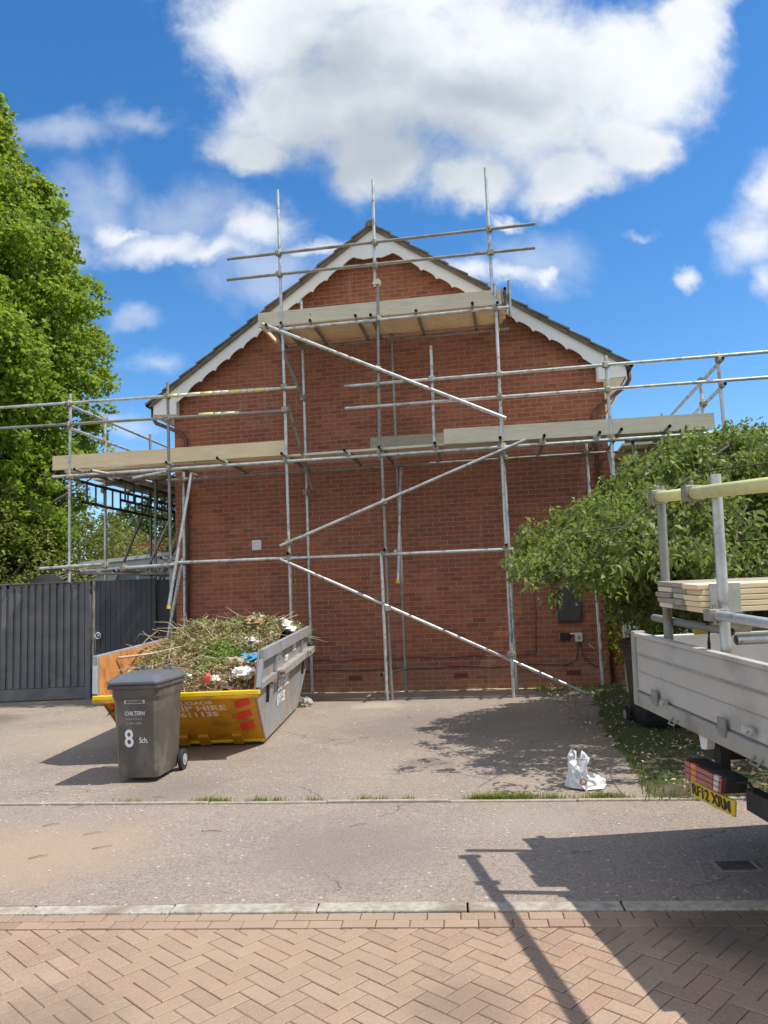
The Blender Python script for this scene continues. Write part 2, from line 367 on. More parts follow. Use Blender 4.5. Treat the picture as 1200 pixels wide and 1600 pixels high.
M['pave'] = tarmac_mat('pavement_tarmac', (.30, .24, .20), (.265, .215, .185), (.37, .29, .22), (.43, .37, .31), [(-2.3, 5.0, 1.1, (.38, .28, .20), .75), (-.3, 4.9, .8, (.21, .175, .165), .6), (.9, 5.3, .5, (.33, .28, .24), .5)])
M['alu'] = mat('aluminium_dropside', (.49, .47, .43), .55, .15, var=.08, vs=2, dirt=(.36, .33, .30), ds=2, dlo=.5, dhi=.7)
M['alu_dark'] = mat('grey_sill', (.36, .345, .31), .55, .15, var=.1, dirt=(.22, .20, .18), ds=3)
M['chassis'] = mat('chassis_black', (.035, .033, .03), .7, var=.3)
M['lamp_red'] = mat('lamp_lens_red', (.28, .03, .035), .2, coat=.6)
M['lamp_orange'] = mat('lamp_lens_orange', (.65, .14, .03), .2, coat=.6)
M['lamp_white'] = mat('lamp_lens_clear', (.55, .5, .5), .2, coat=.6)
M['plate'] = mat('plate_yellow', (.72, .50, .02), .4, dirt=(.45, .33, .05), ds=20)
M['platetxt'] = mat('plate_black', (.03, .03, .02), .5)
M['foam'] = mat('yellow_foam', (.74, .70, .30), .7, var=.1, vs=12, dirt=(.55, .53, .3), ds=6)
M['foamw'] = mat('pale_foam', (.72, .70, .52), .7, var=.15, vs=20)
M['yellow'] = mat('yellow_cap', (.75, .55, .03), .5)
M['bark'] = mat('bark', (.16, .13, .10), .95, var=.4, vs=8, bump=.8, bs=20)
M['birch'] = mat('pale_bark', (.42, .39, .34), .9, var=.35, vs=8, bump=.5, dirt=(.12, .10, .08), ds=7)
M['twig'] = mat('cut_stick', (.48, .38, .25), .9, var=.35, vs=9)
M['twigdark'] = mat('brown_twig', (.25, .175, .11), .9, var=.35, vs=9)
M['lime'] = leaf_mat('lime_leaves', [(.16, .26, .02), (.23, .34, .03), (.30, .41, .05), (.20, .30, .025), (.12, .20, .02)], .55)
M['olive'] = leaf_mat('olive_leaves', [(.13, .16, .035), (.18, .205, .05), (.23, .24, .07), (.10, .13, .028)], .35)
M['dark'] = leaf_mat('dark_leaves', [(.03, .065, .018), (.05, .09, .025), (.07, .11, .03)], .25)
M['droop'] = leaf_mat('drooping_leaves', [(.10, .155, .035), (.15, .21, .05), (.20, .26, .07), (.25, .29, .10), (.12, .18, .045)], .40, .55)
M['redleaf'] = leaf_mat('red_leaves', [(.22, .05, .045), (.30, .08, .06), (.17, .035, .03)], .3)
M['golden'] = leaf_mat('golden_leaves', [(.30, .36, .03), (.38, .38, .035), (.24, .31, .03)], .45)
M['grass'] = leaf_mat('grass_blades', [(.13, .19, .025), (.19, .25, .035), (.26, .27, .06), (.09, .14, .02)], .35)
M['grassdark'] = leaf_mat('verge_blades', [(.08, .125, .025), (.12, .17, .035), (.17, .17, .06), (.065, .10, .02)], .3)
M['cutleaf'] = leaf_mat('cut_leaves', [(.22, .25, .08), (.32, .31, .13), (.17, .21, .06), (.42, .36, .20), (.30, .22, .12), (.15, .19, .05)], .2)
M['freshleaf'] = leaf_mat('fresh_cut_leaves', [(.14, .24, .04), (.20, .32, .06), (.11, .19, .035), (.25, .34, .1)], .35)
M['mulch'] = island_mat('dry_clippings', [(.44, .31, .19), (.54, .41, .26), (.34, .23, .14), (.62, .50, .34), (.38, .29, .16)], bs=60.)
M['plastic'] = mat('white_plastic', (.80, .81, .82), .35, var=.06, vs=15)
M['sack'] = mat('creased_sack', (.66, .66, .65), .38, var=.12, vs=18, bump=1., bs=22, dirt=(.42, .40, .37), ds=14, dlo=.55, dhi=.7)
M['blue'] = mat('blue_plastic', (.06, .30, .52), .35, var=.2, vs=20)
M['pinkish'] = mat('red_plastic', (.62, .12, .10), .4, var=.2, vs=20)
M['debris'] = mat('pale_debris', (.55, .50, .42), .9, var=.25, vs=30)
M['iron'] = mat('cast_iron', (.11, .095, .08), .7, .3, var=.3, bump=.5)
M['garagewall'] = mat('cream_render', (.72, .72, .68), .8, var=.08)

# ================================================================ SETTING: ground sheets
def sheet(name, pts, z, m, sub=0):
    b = MB(); b.quad(*[(p[0], p[1], z) for p in pts]); return tag(b.build(name, m), kind='structure')
sheet('ground', [(-900, -300), (900, -300), (900, 1600), (-900, 1600)], -.05, M['earth'])
k0 = ground(0, 1415.5); k1 = ground(1200, 1406.5); kd = (k1-k0)/np.linalg.norm(k1-k0); kn = np.array([-kd[1], kd[0], 0])  # kerb, far edge; kn away
e0 = ground(0, 1258); e1 = ground(1000, 1250); ed = (e1-e0)/np.linalg.norm(e1-e0)
def K(a, b): return k0+kd*a+kn*b
def Eg(a, b): return e0+ed*a+np.array([-ed[1], ed[0], 0])*b
sheet('driveway', [Eg(-14, .0), Eg(5.6, .0), W(4.2, 5.0, 0), W(4.2, 1.6, 0), W(4.0, .0, 0), W(-14, 0, 0)], 0., M['tarmac'])
sheet('pavement', [K(-14, 0), K(20, 0), Eg(20, -.03), Eg(-14, -.03)], .0, M['pave'])
# kerb stones
b = MB(); a = (ground(495, 1424)-k0)@kd-.735*17
while a < 14:
    L = .735; j = random.uniform(-.004, .004)
    b.par(K(a, -.110)+ZV*(-.1), kd*(L-.008), kn*.105, ZV*(.106+j)); a += L
tag(b.build('kerb', M['kerb'], bevel=.008), kind='structure')
# thin concrete edging at back of pavement
b = MB(); a = -12
while a < 11:
    b.par(Eg(a, -.03)+ZV*(-.05), ed*.9, np.array([-ed[1], ed[0], 0])*.045, ZV*(.062+random.uniform(-.003, .006))); a += .915
tag(b.build('path_edging', M['concrete'], bevel=.004), kind='structure')
# block paved road: herringbone of real blocks at 45 degrees with an edge course
b = MB(); sheet('road_bed', [K(-10, -.125), K(14, -.125), K(14, -9), K(-10, -9)], -.0075, M['sand'])
def block(o, dx, dy, L, Wd_, z):
    g = .0022; c = .0035
    o = o+dx*g+dy*g; L -= 2*g; Wd_ -= 2*g
    z = z+random.uniform(-.0014, .0014); p = lambda u, v, h: o+dx*u+dy*v+ZV*h
    lo_ = [p(0, 0, -.03), p(L, 0, -.03), p(L, Wd_, -.03), p(0, Wd_, -.03)]; md = [q+ZV*(.03+z-c*.7) for q in lo_]
    tp = [p(c, c, z), p(L-c, c, z), p(L-c, Wd_-c, z), p(c, Wd_-c, z)]
    b.add(lo_+md+tp, [(i, (i+1) % 4, 4+(i+1) % 4, 4+i) for i in range(4)]+[(4+i, 4+(i+1) % 4, 8+(i+1) % 4, 8+i) for i in range(4)]+[(8, 9, 10, 11)])
a = -6.
while a < 9:
    block(K(a, -.125-.084), kd, kn, .158, .080, .005); block(K(a+.08, -.125-.164), kd, kn, .158, .080, .0045); a += .158
ang = math.atan2(kd[1], kd[0])+R_(50)
hx = np.array([math.cos(ang), math.sin(ang), 0]); hy = np.array([-math.sin(ang), math.cos(ang), 0]); w_ = .080
def inside(c):
    r = c-k0; u = r@kd; v = r@kn
    return -3.4 < u < 7.6 and -2.9 < v < -.19
for i in range(-100, 100):
    for j in range(-100, 100):
        q = (i+j) % 4
        base = K(2, -2)+hx*(i*w_)+hy*(j*w_)
        if (i-j) % 4 == 0:
            if inside(base+hx*w_+hy*w_*.5): block(base, hx, hy, 2*w_, w_, -.004)
        if (i-j) % 4 == 3:
            if inside(base+hx*w_*.5+hy*w_): block(base, hx, hy, w_, 2*w_, -.004)
tag(b.build('road', M['block']), kind='structure')
# raised soil verge on the right with uneven surface
def verge():
    b = MB(); nx, ny = 60, 90
    L0 = [(1.80, 5.62), (1.95, 6.2), (2.08, 7.0), (2.2, 7.9), (2.42, 9.0), (2.7, 10.3), (2.95, 11.2), (3.3, 12.6)]
    ys = [q[1] for q in L0]; xs = [q[0] for q in L0]
    for j in range(ny+1):
        y = 5.64+(12.6-5.64)*j/ny; xl = np.interp(y, ys, xs)+.05*math.sin(y*9)+.04*math.sin(y*23+1)+random.uniform(-.03, .03)
        for i in range(nx+1):
            tt = i/nx; x = xl+(9.5-xl)*tt**1.6
            yy = y-(.085*(x-1.8) if j == 0 else .085*(x-1.8)*(1-j/ny))
            e = min(1, tt*9)*min(1, j/5+.15)
            h = .004+e*(.035+.03*math.sin(x*5+y*3)*math.sin(y*4-x)+.02*math.sin(x*13)*math.sin(y*11)+random.uniform(-.008, .008))
            b.v.append((x, yy, h))
    for j in range(ny):
        for i in range(nx):
            q = j*(nx+1)+i; b.f.append((q, q+1, q+nx+2, q+nx+1)); b.m.append(0)
    return b.build('verge', M['soil'], smooth=True), L0
vg, VL = verge(); tag(vg, kind='structure')

# ---------------------------------------------------------------- leaf-mesh helper (numpy)
def leaves_mesh(name, P, size, aspect, mt, parent=None, droop=0., normal_up=.3, sizevar=.35, kind=None):
    """one small folded diamond per point"""
    N = len(P); P = np.asarray(P, float)
    d = rng.normal(size=(N, 3)); d[:, 2] = d[:, 2]*.6-droop; d /= np.linalg.norm(d, axis=1)[:, None]
    nr = rng.normal(size=(N, 3)); nr[:, 2] = np.abs(nr[:, 2])+normal_up
    s = np.cross(d, nr); s /= np.linalg.norm(s, axis=1)[:, None]+1e-9
    up = np.cross(s, d)
    L = size*(1+sizevar*rng.uniform(-1, 1, N))[:, None]; Wh = L*aspect*.5
    v0 = P; v1 = P+d*L*.45+s*Wh+up*L*.10; v2 = P+d*L-up*L*.08; v3 = P+d*L*.45-s*Wh+up*L*.10
    V = np.stack([v0, v1, v2, v3], 1).reshape(-1, 3)
    if parent is not None: V = V-np.array(OFF[parent.name])
    me = bpy.data.meshes.new(name); me.vertices.add(4*N); me.vertices.foreach_set('co', V.ravel())
    me.loops.add(4*N); me.loops.foreach_set('vertex_index', np.arange(4*N)); me.polygons.add(N)
    me.polygons.foreach_set('loop_start', np.arange(N)*4); me.polygons.foreach_set('loop_total', np.full(N, 4))
    me.update(); me.validate(); me.materials.append(mt)
    o = bpy.data.objects.new(name, me); COL.objects.link(o)
    if parent is not None: o.parent = parent
    return o
def grass_mesh(name, P, h, w, mt, lean=.5):
    N = len(P); P = np.asarray(P, float); a = rng.uniform(0, 2*math.pi, N)
    d = np.stack([np.cos(a), np.sin(a), np.zeros(N)], 1); s = np.stack([-np.sin(a), np.cos(a), np.zeros(N)], 1)
    H = (h*rng.uniform(.4, 1.2, N))[:, None]; le = lean*rng.uniform(.1, 1, N)[:, None]; Z = np.array([[0, 0, 1.]])
    v = [P-s*w/2, P+s*w/2, P+s*w*.35+Z*H*.6+d*H*le*.4, P-s*w*.35+Z*H*.6+d*H*le*.4, P+Z*H+d*H*le]
    V = np.stack(v, 1).reshape(-1, 3); me = bpy.data.meshes.new(name)
    f = []
    for i in range(N): q = 5*i; f += [(q, q+1, q+2, q+3), (q+3, q+2, q+4)]
    me.from_pydata(V.tolist(), [], f); me.materials.append(mt); o = bpy.data.objects.new(name, me); COL.objects.link(o); return o

# ================================================================ HOUSE
SL, SR, SC, EAVE = -3.555, 3.80, .14, 5.0
SLOPE = .692
def roofz(s): return 7.87-abs(s-SC)*SLOPE           # top line of roof
house = thing('brick_house', W(.1, 0, 0), 'two storey red brick house gable end with white scalloped bargeboards, behind scaffolding', 'house')
DEP = 8.5
def house_wall():
    me = bpy.data.meshes.new('wall')
    of = np.array(OFF[house.name])
    prof = [(SL, -.1), (SR, -.1), (SR, roofz(SR)-.16), (SC, roofz(SC)-.16), (SL, roofz(SL)-.16)]
    v = [W(s, 0, z)-of for s, z in prof]+[W(s, -DEP, z)-of for s, z in prof]
    f = [(0, 1, 2, 3, 4), (9, 8, 7, 6, 5), (1, 6, 7, 2), (5, 0, 4, 9), (0, 5, 6, 1), (2, 7, 8, 3), (3, 8, 9, 4)]
    me.from_pydata([tuple(x) for x in v], [], f); uv = me.uv_layers.new(name='UVMap')
    for p in me.polygons:
        for li in p.loop_indices:
            vi = me.loops[li].vertex_index; s, z = prof[vi % 5]; n = 0 if vi < 5 else -DEP
            uv.data[li].uv = (s+20, z) if p.index < 2 else (n+20.1, z)
    me.materials.append(M['brick']); o = bpy.data.objects.new('wall', me); COL.objects.link(o); o.parent = house
house_wall()
# roof: overlapping tile courses, each a slab stepped over the one below
def roof():
    b = MB(); N = 13
    for sg in (-1, 1):
        L = 4.07
        for i in range(N):
            a0 = L*i/N; a1 = L*(i+1)/N+.03               # distance from ridge (horizontal)
            t0, t1 = .006, .045
            p = lambda a, h: (SC+sg*a, 7.87-a*SLOPE+h-.045)
            q = [p(a0, t0), p(a1, t1), p(a1, t1-.03), p(a0, t0-.022)]
            poly = [W(s, .30, z) for s, z in q]
            b.prism(poly, -Wn*(DEP+.6))
        # deck below the tiles
        p = lambda a, h: (SC+sg*a, 7.87-a*SLOPE+h)
        b.prism([W(*(lambda t: (t[0], .27, t[1]))(p(a, h))) for a, h in ((0, -.075), (L-.03, -.075), (L-.03, -.12), (0, -.12))], -Wn*(DEP+.54))
    o = b.build('roof', M['tile'], house)
    r = MB(); 
    for k in range(20):
        n0 = .31-k*.455; pts = [W(SC+.10*math.cos(a), n0, 7.80+.085*math.sin(a)) for a in np.linspace(-.2, math.pi+.2, 8)]
        r.prism(pts, -Wn*.45)
    r.build('ridge', M['tile'], o)
roof()
# mortared verge strip
def verge_strip():
    b = MB()
    for sg in (-1, 1):
        q = [(a, h) for a, h in ((0, -.05), (4.0, -.05), (4.0, -.105), (0, -.105))]
        b.prism([W(SC+sg*a, .262, 7.87-a*SLOPE+h) for a, h in q], -Wn*.06)
    b.build('verge_mortar', mat('verge_mortar', (.30, .26, .20), .9, var=.2), house)
verge_strip()
# scalloped bargeboards
def barge(sg):
    L = 4.0; top = []; N = 13; pitch = (L-.70)/N
    low = []
    def P(a, h): return (SC+sg*a, 7.87-a*SLOPE-.115+h)
    a = .30
    # lower edge measured along rake: scallops cut up into the board
    low.append(P(0, -.50))
    low.append(P(.16, -.40))
    while a < L-.66:
        for k in range(9):
            u = k/8; dip = .055*(1-(2*u-1)**2)**.5
            low.append(P(a+pitch*u, -.205-.055+dip))
        a += pitch
    # square box end
    low += [P(L-.44, -.27)]
    zb = P(L, 0)[1]-.17
    low += [(SC+sg*(L-.44), zb), (SC+sg*(L-.02), zb+.02)]
    top = [P(L-.02, 0), P(0, 0)]
    poly = low+top
    b = MB()
    # triangulated strip: split polygon with ngon (concave) -> let blender tessellate
    b.prism([W(s, .20, z) for s, z in poly], Wn*.022)
    return b.build('bargeboard', M['white'], house)
barge(1); barge(-1)
# eaves boxes and soffits, gutters, downpipes
for sg in (-1, 1):
    sw = SR if sg > 0 else SL; so = SC+sg*3.98
    zb = 7.87-3.98*SLOPE-.30
    b = MB(); b.par(W(sw, .19, zb), Wd*(so-sw-.02*sg), -Wn*(DEP+.3), ZV*.02)
    b.build('soffit', mat('soffit_white', (.72, .70, .64), .6), house)
    b = MB(); b.par(W(so, .19, zb-.005), Wd*(.02*sg), -Wn*(DEP+.3), ZV*.24); b.build('fascia', M['white'], house)
    # end bracket piece on wall face
    b = MB(); s_in = sw-sg*.12
    b.prism([W(sw-sg*.12, .05, zb+.0), W(sw+sg*.02, .05, zb), W(sw+sg*.02, .05, zb+.3), W(sw-sg*.12, .05, zb+.3)], Wn*.14)
    b.build('corbel', M['white'], house, bevel=.01)
    b = MB(); gs = so+sg*.07; gz = zb+.20
    pr = [(gs+.06*math.cos(a), gz+.06*math.sin(a)) for a in np.linspace(math.pi, 2*math.pi, 9)]
    pr += [(gs+.054*math.cos(a), gz+.054*math.sin(a)) for a in np.linspace(2*math.pi, math.pi, 9)]
    b.prism([W(s, .27, z) for s, z in pr], -Wn*(DEP+.4)); b.build('gutter', M['black'], house)
    b = MB()
    dn = .045
    sp = 3.60 if sg > 0 else -3.32
    nn = .06
    pts = [W(gs, .10, gz-.03), W(gs, .10, gz-.20), W(gs-sg*.06, .10, gz-.30), W(sp+sg*.08, nn+.01, gz-.62 if sg > 0 else gz-.50), W(sp, nn, gz-.72 if sg > 0 else gz-.62), W(sp, nn, .0)]
    b.path(pts, .034, 12); 
    for z in (4.2, 3.2, 2.1, 1.0): b.path([W(sp, nn, z), W(sp, nn, z+.07)], .042, 12)
    b.build('downpipe', M['brown'], house, smooth=True)
# plinth details
for s in (-.47, 1.26, 3.02):
    b = MB(); b.par(W(s-.11, -.01, .19), Wd*.22, Wn*.018, ZV*.07)
    for k in range(7): b.par(W(s-.095+k*.03, .008, .20), Wd*.012, Wn*.013, ZV*.05)
    b.build('air_brick', mat('air_brick', (.20, .055, .04), .9), house)
def wallbox(name, s0, s1, z0, z1, d, m, bev=.006):
    b = MB(); b.par(W(s0, -.01, z0), Wd*(s1-s0), Wn*(d+.01), ZV*(z1-z0)); return b.build(name, m, house, bevel=bev)
w1 = wallbox('wall_vent', -2.17, -2.01, 2.40, 2.57, .03, M['white'])
b = MB()
for k in range(5): b.par(W(-2.155, .029, 2.415+k*.03), Wd*.13, Wn*.006, ZV*.012)
b.build('louvre', mat('vent_louvre', (.6, .6, .58), .5), w1)
mb = wallbox('meter_cupboard', 2.83, 3.20, 1.01, 1.56, .06, mat('meter_box', (.05, .042, .038), .6))
b = MB(); b.par(W(2.855, .05, 1.035), Wd*.32, Wn*.016, ZV*.50); b.build('door', mat('meter_door', (.058, .048, .042), .55), mb, bevel=.004)
b = MB(); b.disc(W(3.13, .075, 1.28), Wn, .018, .012); b.build('lock', M['galv'], mb)
jb = wallbox('junction_box', 2.85, 3.0, .73, .84, .05, M['black'])
ob_ = wallbox('socket_box', 3.08, 3.19, .70, .84, .05, mat('socket_white', (.62, .60, .55), .5))
b = MB(); b.par(W(3.11, .049, .735), Wd*.05, Wn*.006, ZV*.06); b.build('socket_face', M['alu_dark'], ob_)
b = MB(); b.path([W(3.0, .03, .825), W(3.08, .03, .825)], .012, 6); b.build('conduit', M['white'], house)
def cable(pts, r=.010, m=None):
    b = MB(); b.path(pts, r*.75, 6); b.build('cable', m or M['brown'], house)
def sag(s0, s1, z, n, jit, nn=.014):
    return [W(s0+(s1-s0)*i/n, nn, z+random.uniform(-jit, jit)+.012*math.sin(i*1.3)) for i in range(n+1)]
cable([W(-3.3, .014, .60)]+sag(-1.3, 2.46, .52, 22, .008)[:]+[W(2.46, .014, .53), W(2.50, .014, 1.2), W(2.49, .014, 2.0)], .010)
cable(sag(-3.3, 2.9, .36, 28, .007)+[W(3.08, .014, .42), W(3.12, .014, .70)], .011)
cable([W(3.15, .014, .70), W(3.17, .014, .5), W(3.3, .014, .34), W(3.5, .014, .25)], .011)
cable([W(3.28, .02, .66), W(3.36, .03, .58)], .012, M['debris'])

# ================================================================ SCAFFOLD
OUT, INN = 1.10, .25
def scaf(name, loc, label):
    return thing(name, loc, label, 'scaffolding')
SC1 = scaf('scaffold', W(0, OUT, 0), 'galvanised tube scaffold standing against the brick gable with two boarded lifts and long diagonal braces')
def tb(part, p, q, parent, m='galv', r=.0245):
    b = MB(); b.tube(p, q, r); return b.build(part, M[m], parent, smooth=True)
def coup(p, parent, sz=.050, m='coupler'):
    b = MB(); p = np.array(p)
    rot = Matrix.Rotation(random.uniform(0, 6.28), 3, 'Z')
    a, c_ = [np.array(rot @ Vector(x)) for x in ((1, 0, 0), (0, 1, 0))]
    b.par(p-a*sz-c_*sz*.8-ZV*sz*.8, a*2*sz, c_*1.6*sz, ZV*1.6*sz)
    b.tube(p+a*sz*.2-ZV*sz*1.35, p+a*sz*.2+ZV*sz*1.35, sz*.28, 6, True)
    b.tube(p-a*sz*1.5, p+a*sz*1.4+c_*sz*.2, sz*.25, 6, True)
    return b.build('coupler', M[m], parent, bevel=.008)
# standards (s at top, z top, s at bottom, z bottom)
tb('standard', W(-1.24, OUT, 8.17), W(-1.23, OUT, 5.75), SC1)
tb('standard', W(-1.215, OUT+.01, 5.9), W(-1.20, OUT, .0), SC1)
tb('standard', W(.335, OUT, 8.13), W(.30, OUT, 6.35), SC1)
tb('standard', W(.345, OUT, 6.5), W(.26, OUT, 3.6), SC1, 'galv_dull')
tb('standard', W(.30, OUT+.02, 3.8), W(.30, OUT, 0), SC1, 'galv_dull')
tb('standard', W(.235, OUT+.05, 2.18), W(.24, OUT+.08, .0), SC1)
tb('standard', W(2.115, OUT, 8.10), W(2.11, OUT, 6.05), SC1)
tb('standard', W(2.155, OUT, 6.2), W(2.12, OUT, 3.6), SC1)
tb('standard', W(2.11, OUT, 3.8), W(2.075, OUT, .0), SC1)
tb('standard', W(3.71, OUT, 4.93), W(3.68, OUT, .0), SC1)
tb('standard', W(-3.17, OUT, 5.12), W(-3.13, OUT, .0), SC1, 'galv_dull')
tb('standard', W(1.13, OUT, 5.32), W(1.11, OUT, 3.72), SC1)
# inner standards
for s, z0, z1, m in ((-1.13, 0, 6.62, 'galv'), (.40, 0, 6.1, 'galv_dull'), (2.13, 0, 6.45, 'galv'), (-3.30, 0, 3.9, 'galv'), (3.42, 0, 3.95, 'galv')):
    tb('standard', W(s, INN, z0), W(s+.01, INN, z1), SC1, m)
# ledgers and guard rails
for (s0, z0, s1, z1, n, m) in ((-2.10, 7.067, 2.815, 7.07, OUT, 'galv_dull'), (-2.11, 6.72, 2.79, 6.69, OUT, 'galv_dull'),
        (-1.45, 5.80, 2.35, 5.80, OUT, 'galv'), (-5.15, 3.69, 5.2, 3.65, OUT, 'galv'), (-3.25, 2.19, 2.87, 2.13, OUT, 'galv'),
        (-.24, 4.79, 8.5, 4.76, OUT, 'galv'), (-.24, 4.44, 8.5, 4.38, OUT, 'galv'),
        (-7.6, 4.95, -1.0, 4.84, OUT, 'galv'), (-7.6, 4.60, -1.15, 4.48, OUT, 'galv_dull'),
        (-1.5, 5.78, 2.35, 5.78, INN, 'galv_dull'), (-3.6, 3.66, 3.9, 3.63, INN, 'galv_dull')):
    tb('guard_rail' if n == OUT and z0 > 4.2 and abs(z0-5.8) > .1 else 'ledger', W(s0, n+.05*(n == OUT), z0), W(s1, n+.05*(n == OUT), z1), SC1, m)
# foam sleeves on the left guard rails
for (s0, s1, z, zz) in ((-3.1, -1.45, 4.875, 4.848), (-2.62, -1.95, 4.525, 4.505)):
    k = 0; a = s0
    while a < s1-.02:
        L = random.uniform(.10, .26); f = (a-s0)/(s1-s0); zc = z+(zz-z)*f
        b = MB(); b.tube(W(a, OUT+.05, zc), W(min(a+L, s1), OUT+.05, zc-.002), .030, 10, True); b.build('foam_sleeve', M['foamw'] if k % 3 else M['foam'], SC1, smooth=True)
        a += L+.01; k += 1
# braces
tb('brace', W(-1.52, OUT+.10, 5.90), W(2.20, OUT+.10, 4.08), SC1, r=.028)
tb('brace', W(-1.32, OUT+.10, 2.36), W(2.48, OUT+.10, 3.74), SC1)
gb = ground(917, 1087); tb('brace', W(-1.33, OUT+.10, 2.16), gb+ZV*.03, SC1)
tb('brace', W(-2.76, OUT+.05, 3.6), W(-3.13, OUT+.12, 1.52), SC1)
b = MB(); b.disc(W(-3.135, OUT+.12, 1.50), ZV, .030, .05, 10); b.build('end_cap', M['yellow'], SC1)
tb('brace', W(-2.95, OUT, 2.25), W(-3.2, OUT, 1.05), SC1)
tb('brace', W(-1.13, INN+.1, 4.9), W(-1.38, OUT, 5.9), SC1, 'galv_dull')
tb('brace', W(-1.17, OUT, 4.6), W(-1.02, INN+.05, 3.35), SC1, 'galv_dull')
tb('brace', W(.47, INN, 3.60), W(.47, OUT+.02, 1.75), SC1)
b = MB(); b.disc(W(.47, OUT+.02, 1.74), ZV, .029, .05, 10); b.build('end_cap', M['yellow'], SC1)
# raking tubes by right corner
tb('brace', W(3.72, .55, 3.6), W(3.98, 1.15, .0), SC1); tb('brace', W(3.78, .25, 2.6), W(4.05, .6, .0), SC1)
tb('brace', W(3.60, .9, 2.2), W(3.86, 1.1, .0), SC1)
# transoms: lower lift and top lift
for s in (-4.62, -3.10, -2.20, -1.17, -.22, .32, 1.12, 2.12, 2.72, 3.50, 3.80, 4.45):
    tb('transom', W(s+random.uniform(-.03, .03), OUT+.27+random.uniform(-.08, .1), 3.745), W(s, .08 if s > -3.4 and s < 3.75 else -.1, 3.725), SC1, 'galv_dull')
for s in (-1.42, -1.18, -.72, .0, .22, .95, 1.82, 2.16):
    tb('transom', W(s+random.uniform(-.02, .02), OUT+.18+random.uniform(-.05, .06), 5.855), W(s, .1, 5.835), SC1, 'galv_dull')
tb('transom', W(.3, OUT+.15, 2.22), W(.3, .05, 2.2), SC1, 'galv_dull'); tb('transom', W(-1.2, OUT+.12, 2.24), W(-1.2, .05, 2.2), SC1, 'galv_dull'); tb('transom', W(2.1, OUT+.12, 2.2), W(2.1, .05, 2.17), SC1, 'galv_dull')
tb('transom', W(-3.17, OUT+.3, 2.26), W(-3.3, .15, 2.2), SC1, 'galv_dull')
tb('transom', W(.18, OUT+.1, .38), W(.45, INN-.05, .38), SC1, 'galv_dull')
tb('guard_rail', W(2.3, OUT+.1, 6.08), W(2.3, .1, 6.08), SC1, 'galv_dull'); tb('standard', W(2.37, OUT-.1, 6.28), W(2.36, OUT-.1, 5.7), SC1, 'galv_dull')
# boards
def boards(parent, s0, s1, z, n0, n1, m='board', joint=None):
    n = n0
    while n < n1-.05:
        js = [s0]+sorted([random.uniform(s0+.8, s1-.8)] if joint else [])+[s1]
        for a, c_ in zip(js[:-1], js[1:]):
            b = MB(); b.par(W(a+random.uniform(0, .06), n, z+random.uniform(-.002, .002)), Wd*(c_-a-.012), Wn*.218, ZV*.038)
            b.build('scaffold_board', M[m], parent, bevel=.003)
        n += .225
boards(SC1, -5.05, -1.0, 3.770, .36, 1.06, joint=True); boards(SC1, -1.0, 2.05, 3.770, .36, 1.06, 'board_old'); boards(SC1, 2.05, 5.1, 3.77, .36, 1.06, 'board_old')
boards(SC1, -1.55, 2.25, 5.882, .20, 1.06, 'board')
def toe(parent, s0, z0, s1, z1, n, h, m):
    b = MB(); P0 = W(s0, n, z0); b.par(P0, W(s1, n, z1)-P0, Wn*.036, ZV*h); b.build('toe_board', M[m], parent, bevel=.003)
toe(SC1, -5.19, 3.81, -1.21, 3.785, OUT+.02-.05, .235, 'board')
toe(SC1, .08, 3.79, 1.25, 3.77, INN+.55, .235, 'board_grey')
toe(SC1, 1.26, 3.775, 5.15, 3.72, OUT-.03, .235, 'board_old')
toe(SC1, -1.62, 5.89, 2.24, 5.88, OUT-.03, .235, 'board_old')
b = MB(); b.par(W(-1.62, OUT-.03, 5.92), -Wn*.85, Wd*.036, ZV*.225); b.build('toe_board', M['board'], SC1, bevel=.003)
b = MB(); b.par(W(2.24, OUT-.03, 5.92), -Wn*.85, Wd*.036, ZV*.225); b.build('toe_board', M['board_grey'], SC1, bevel=.003)
b = MB(); b.par(W(-2.72, OUT+.2, 3.64), Wd*.5, Wn*.1, ZV*.004); 
# couplers at the crossings
CP = [(-1.24, 7.07), (.33, 7.07), (2.12, 7.07), (-1.24, 6.72), (.32, 6.70), (2.12, 6.70), (-1.21, 5.82), (.32, 5.82), (2.15, 5.82), (-1.2, 3.7), (.28, 3.7), (2.12, 3.68),
      (3.69, 3.68), (-3.14, 3.69), (-1.2, 2.17), (.28, 2.17), (2.1, 2.15), (-3.14, 2.2), (3.7, 4.78), (3.69, 4.41), (2.14, 4.78), (2.13, 4.43), (-1.21, 4.86), (-1.21, 4.5),
      (.28, 4.78), (-3.16, 4.88), (-3.15, 4.52), (1.12, 4.79), (.29, 5.02), (.30, 2.95), (2.12, 3.6), (.30, 1.35), (-1.2, 2.42), (2.08, .62), (.47, 2.17), (-2.2, 3.72), (2.72, 3.71), (3.5, 3.7),
      (-.22, 3.73), (1.12, 3.72)]
for s, z in CP: coup(W(s, OUT+.035, z), SC1)
for s, z in ((-1.12, 5.8), (.41, 5.78), (2.14, 5.78), (-1.12, 3.68), (.41, 3.66), (2.14, 3.65), (-3.29, 3.66), (-1.12, 4.9), (-1.12, 3.3), (3.42, 3.65)): coup(W(s, INN+.03, z), SC1)
coup(W(.33, OUT, 6.43), SC1, .05, 'foamw')

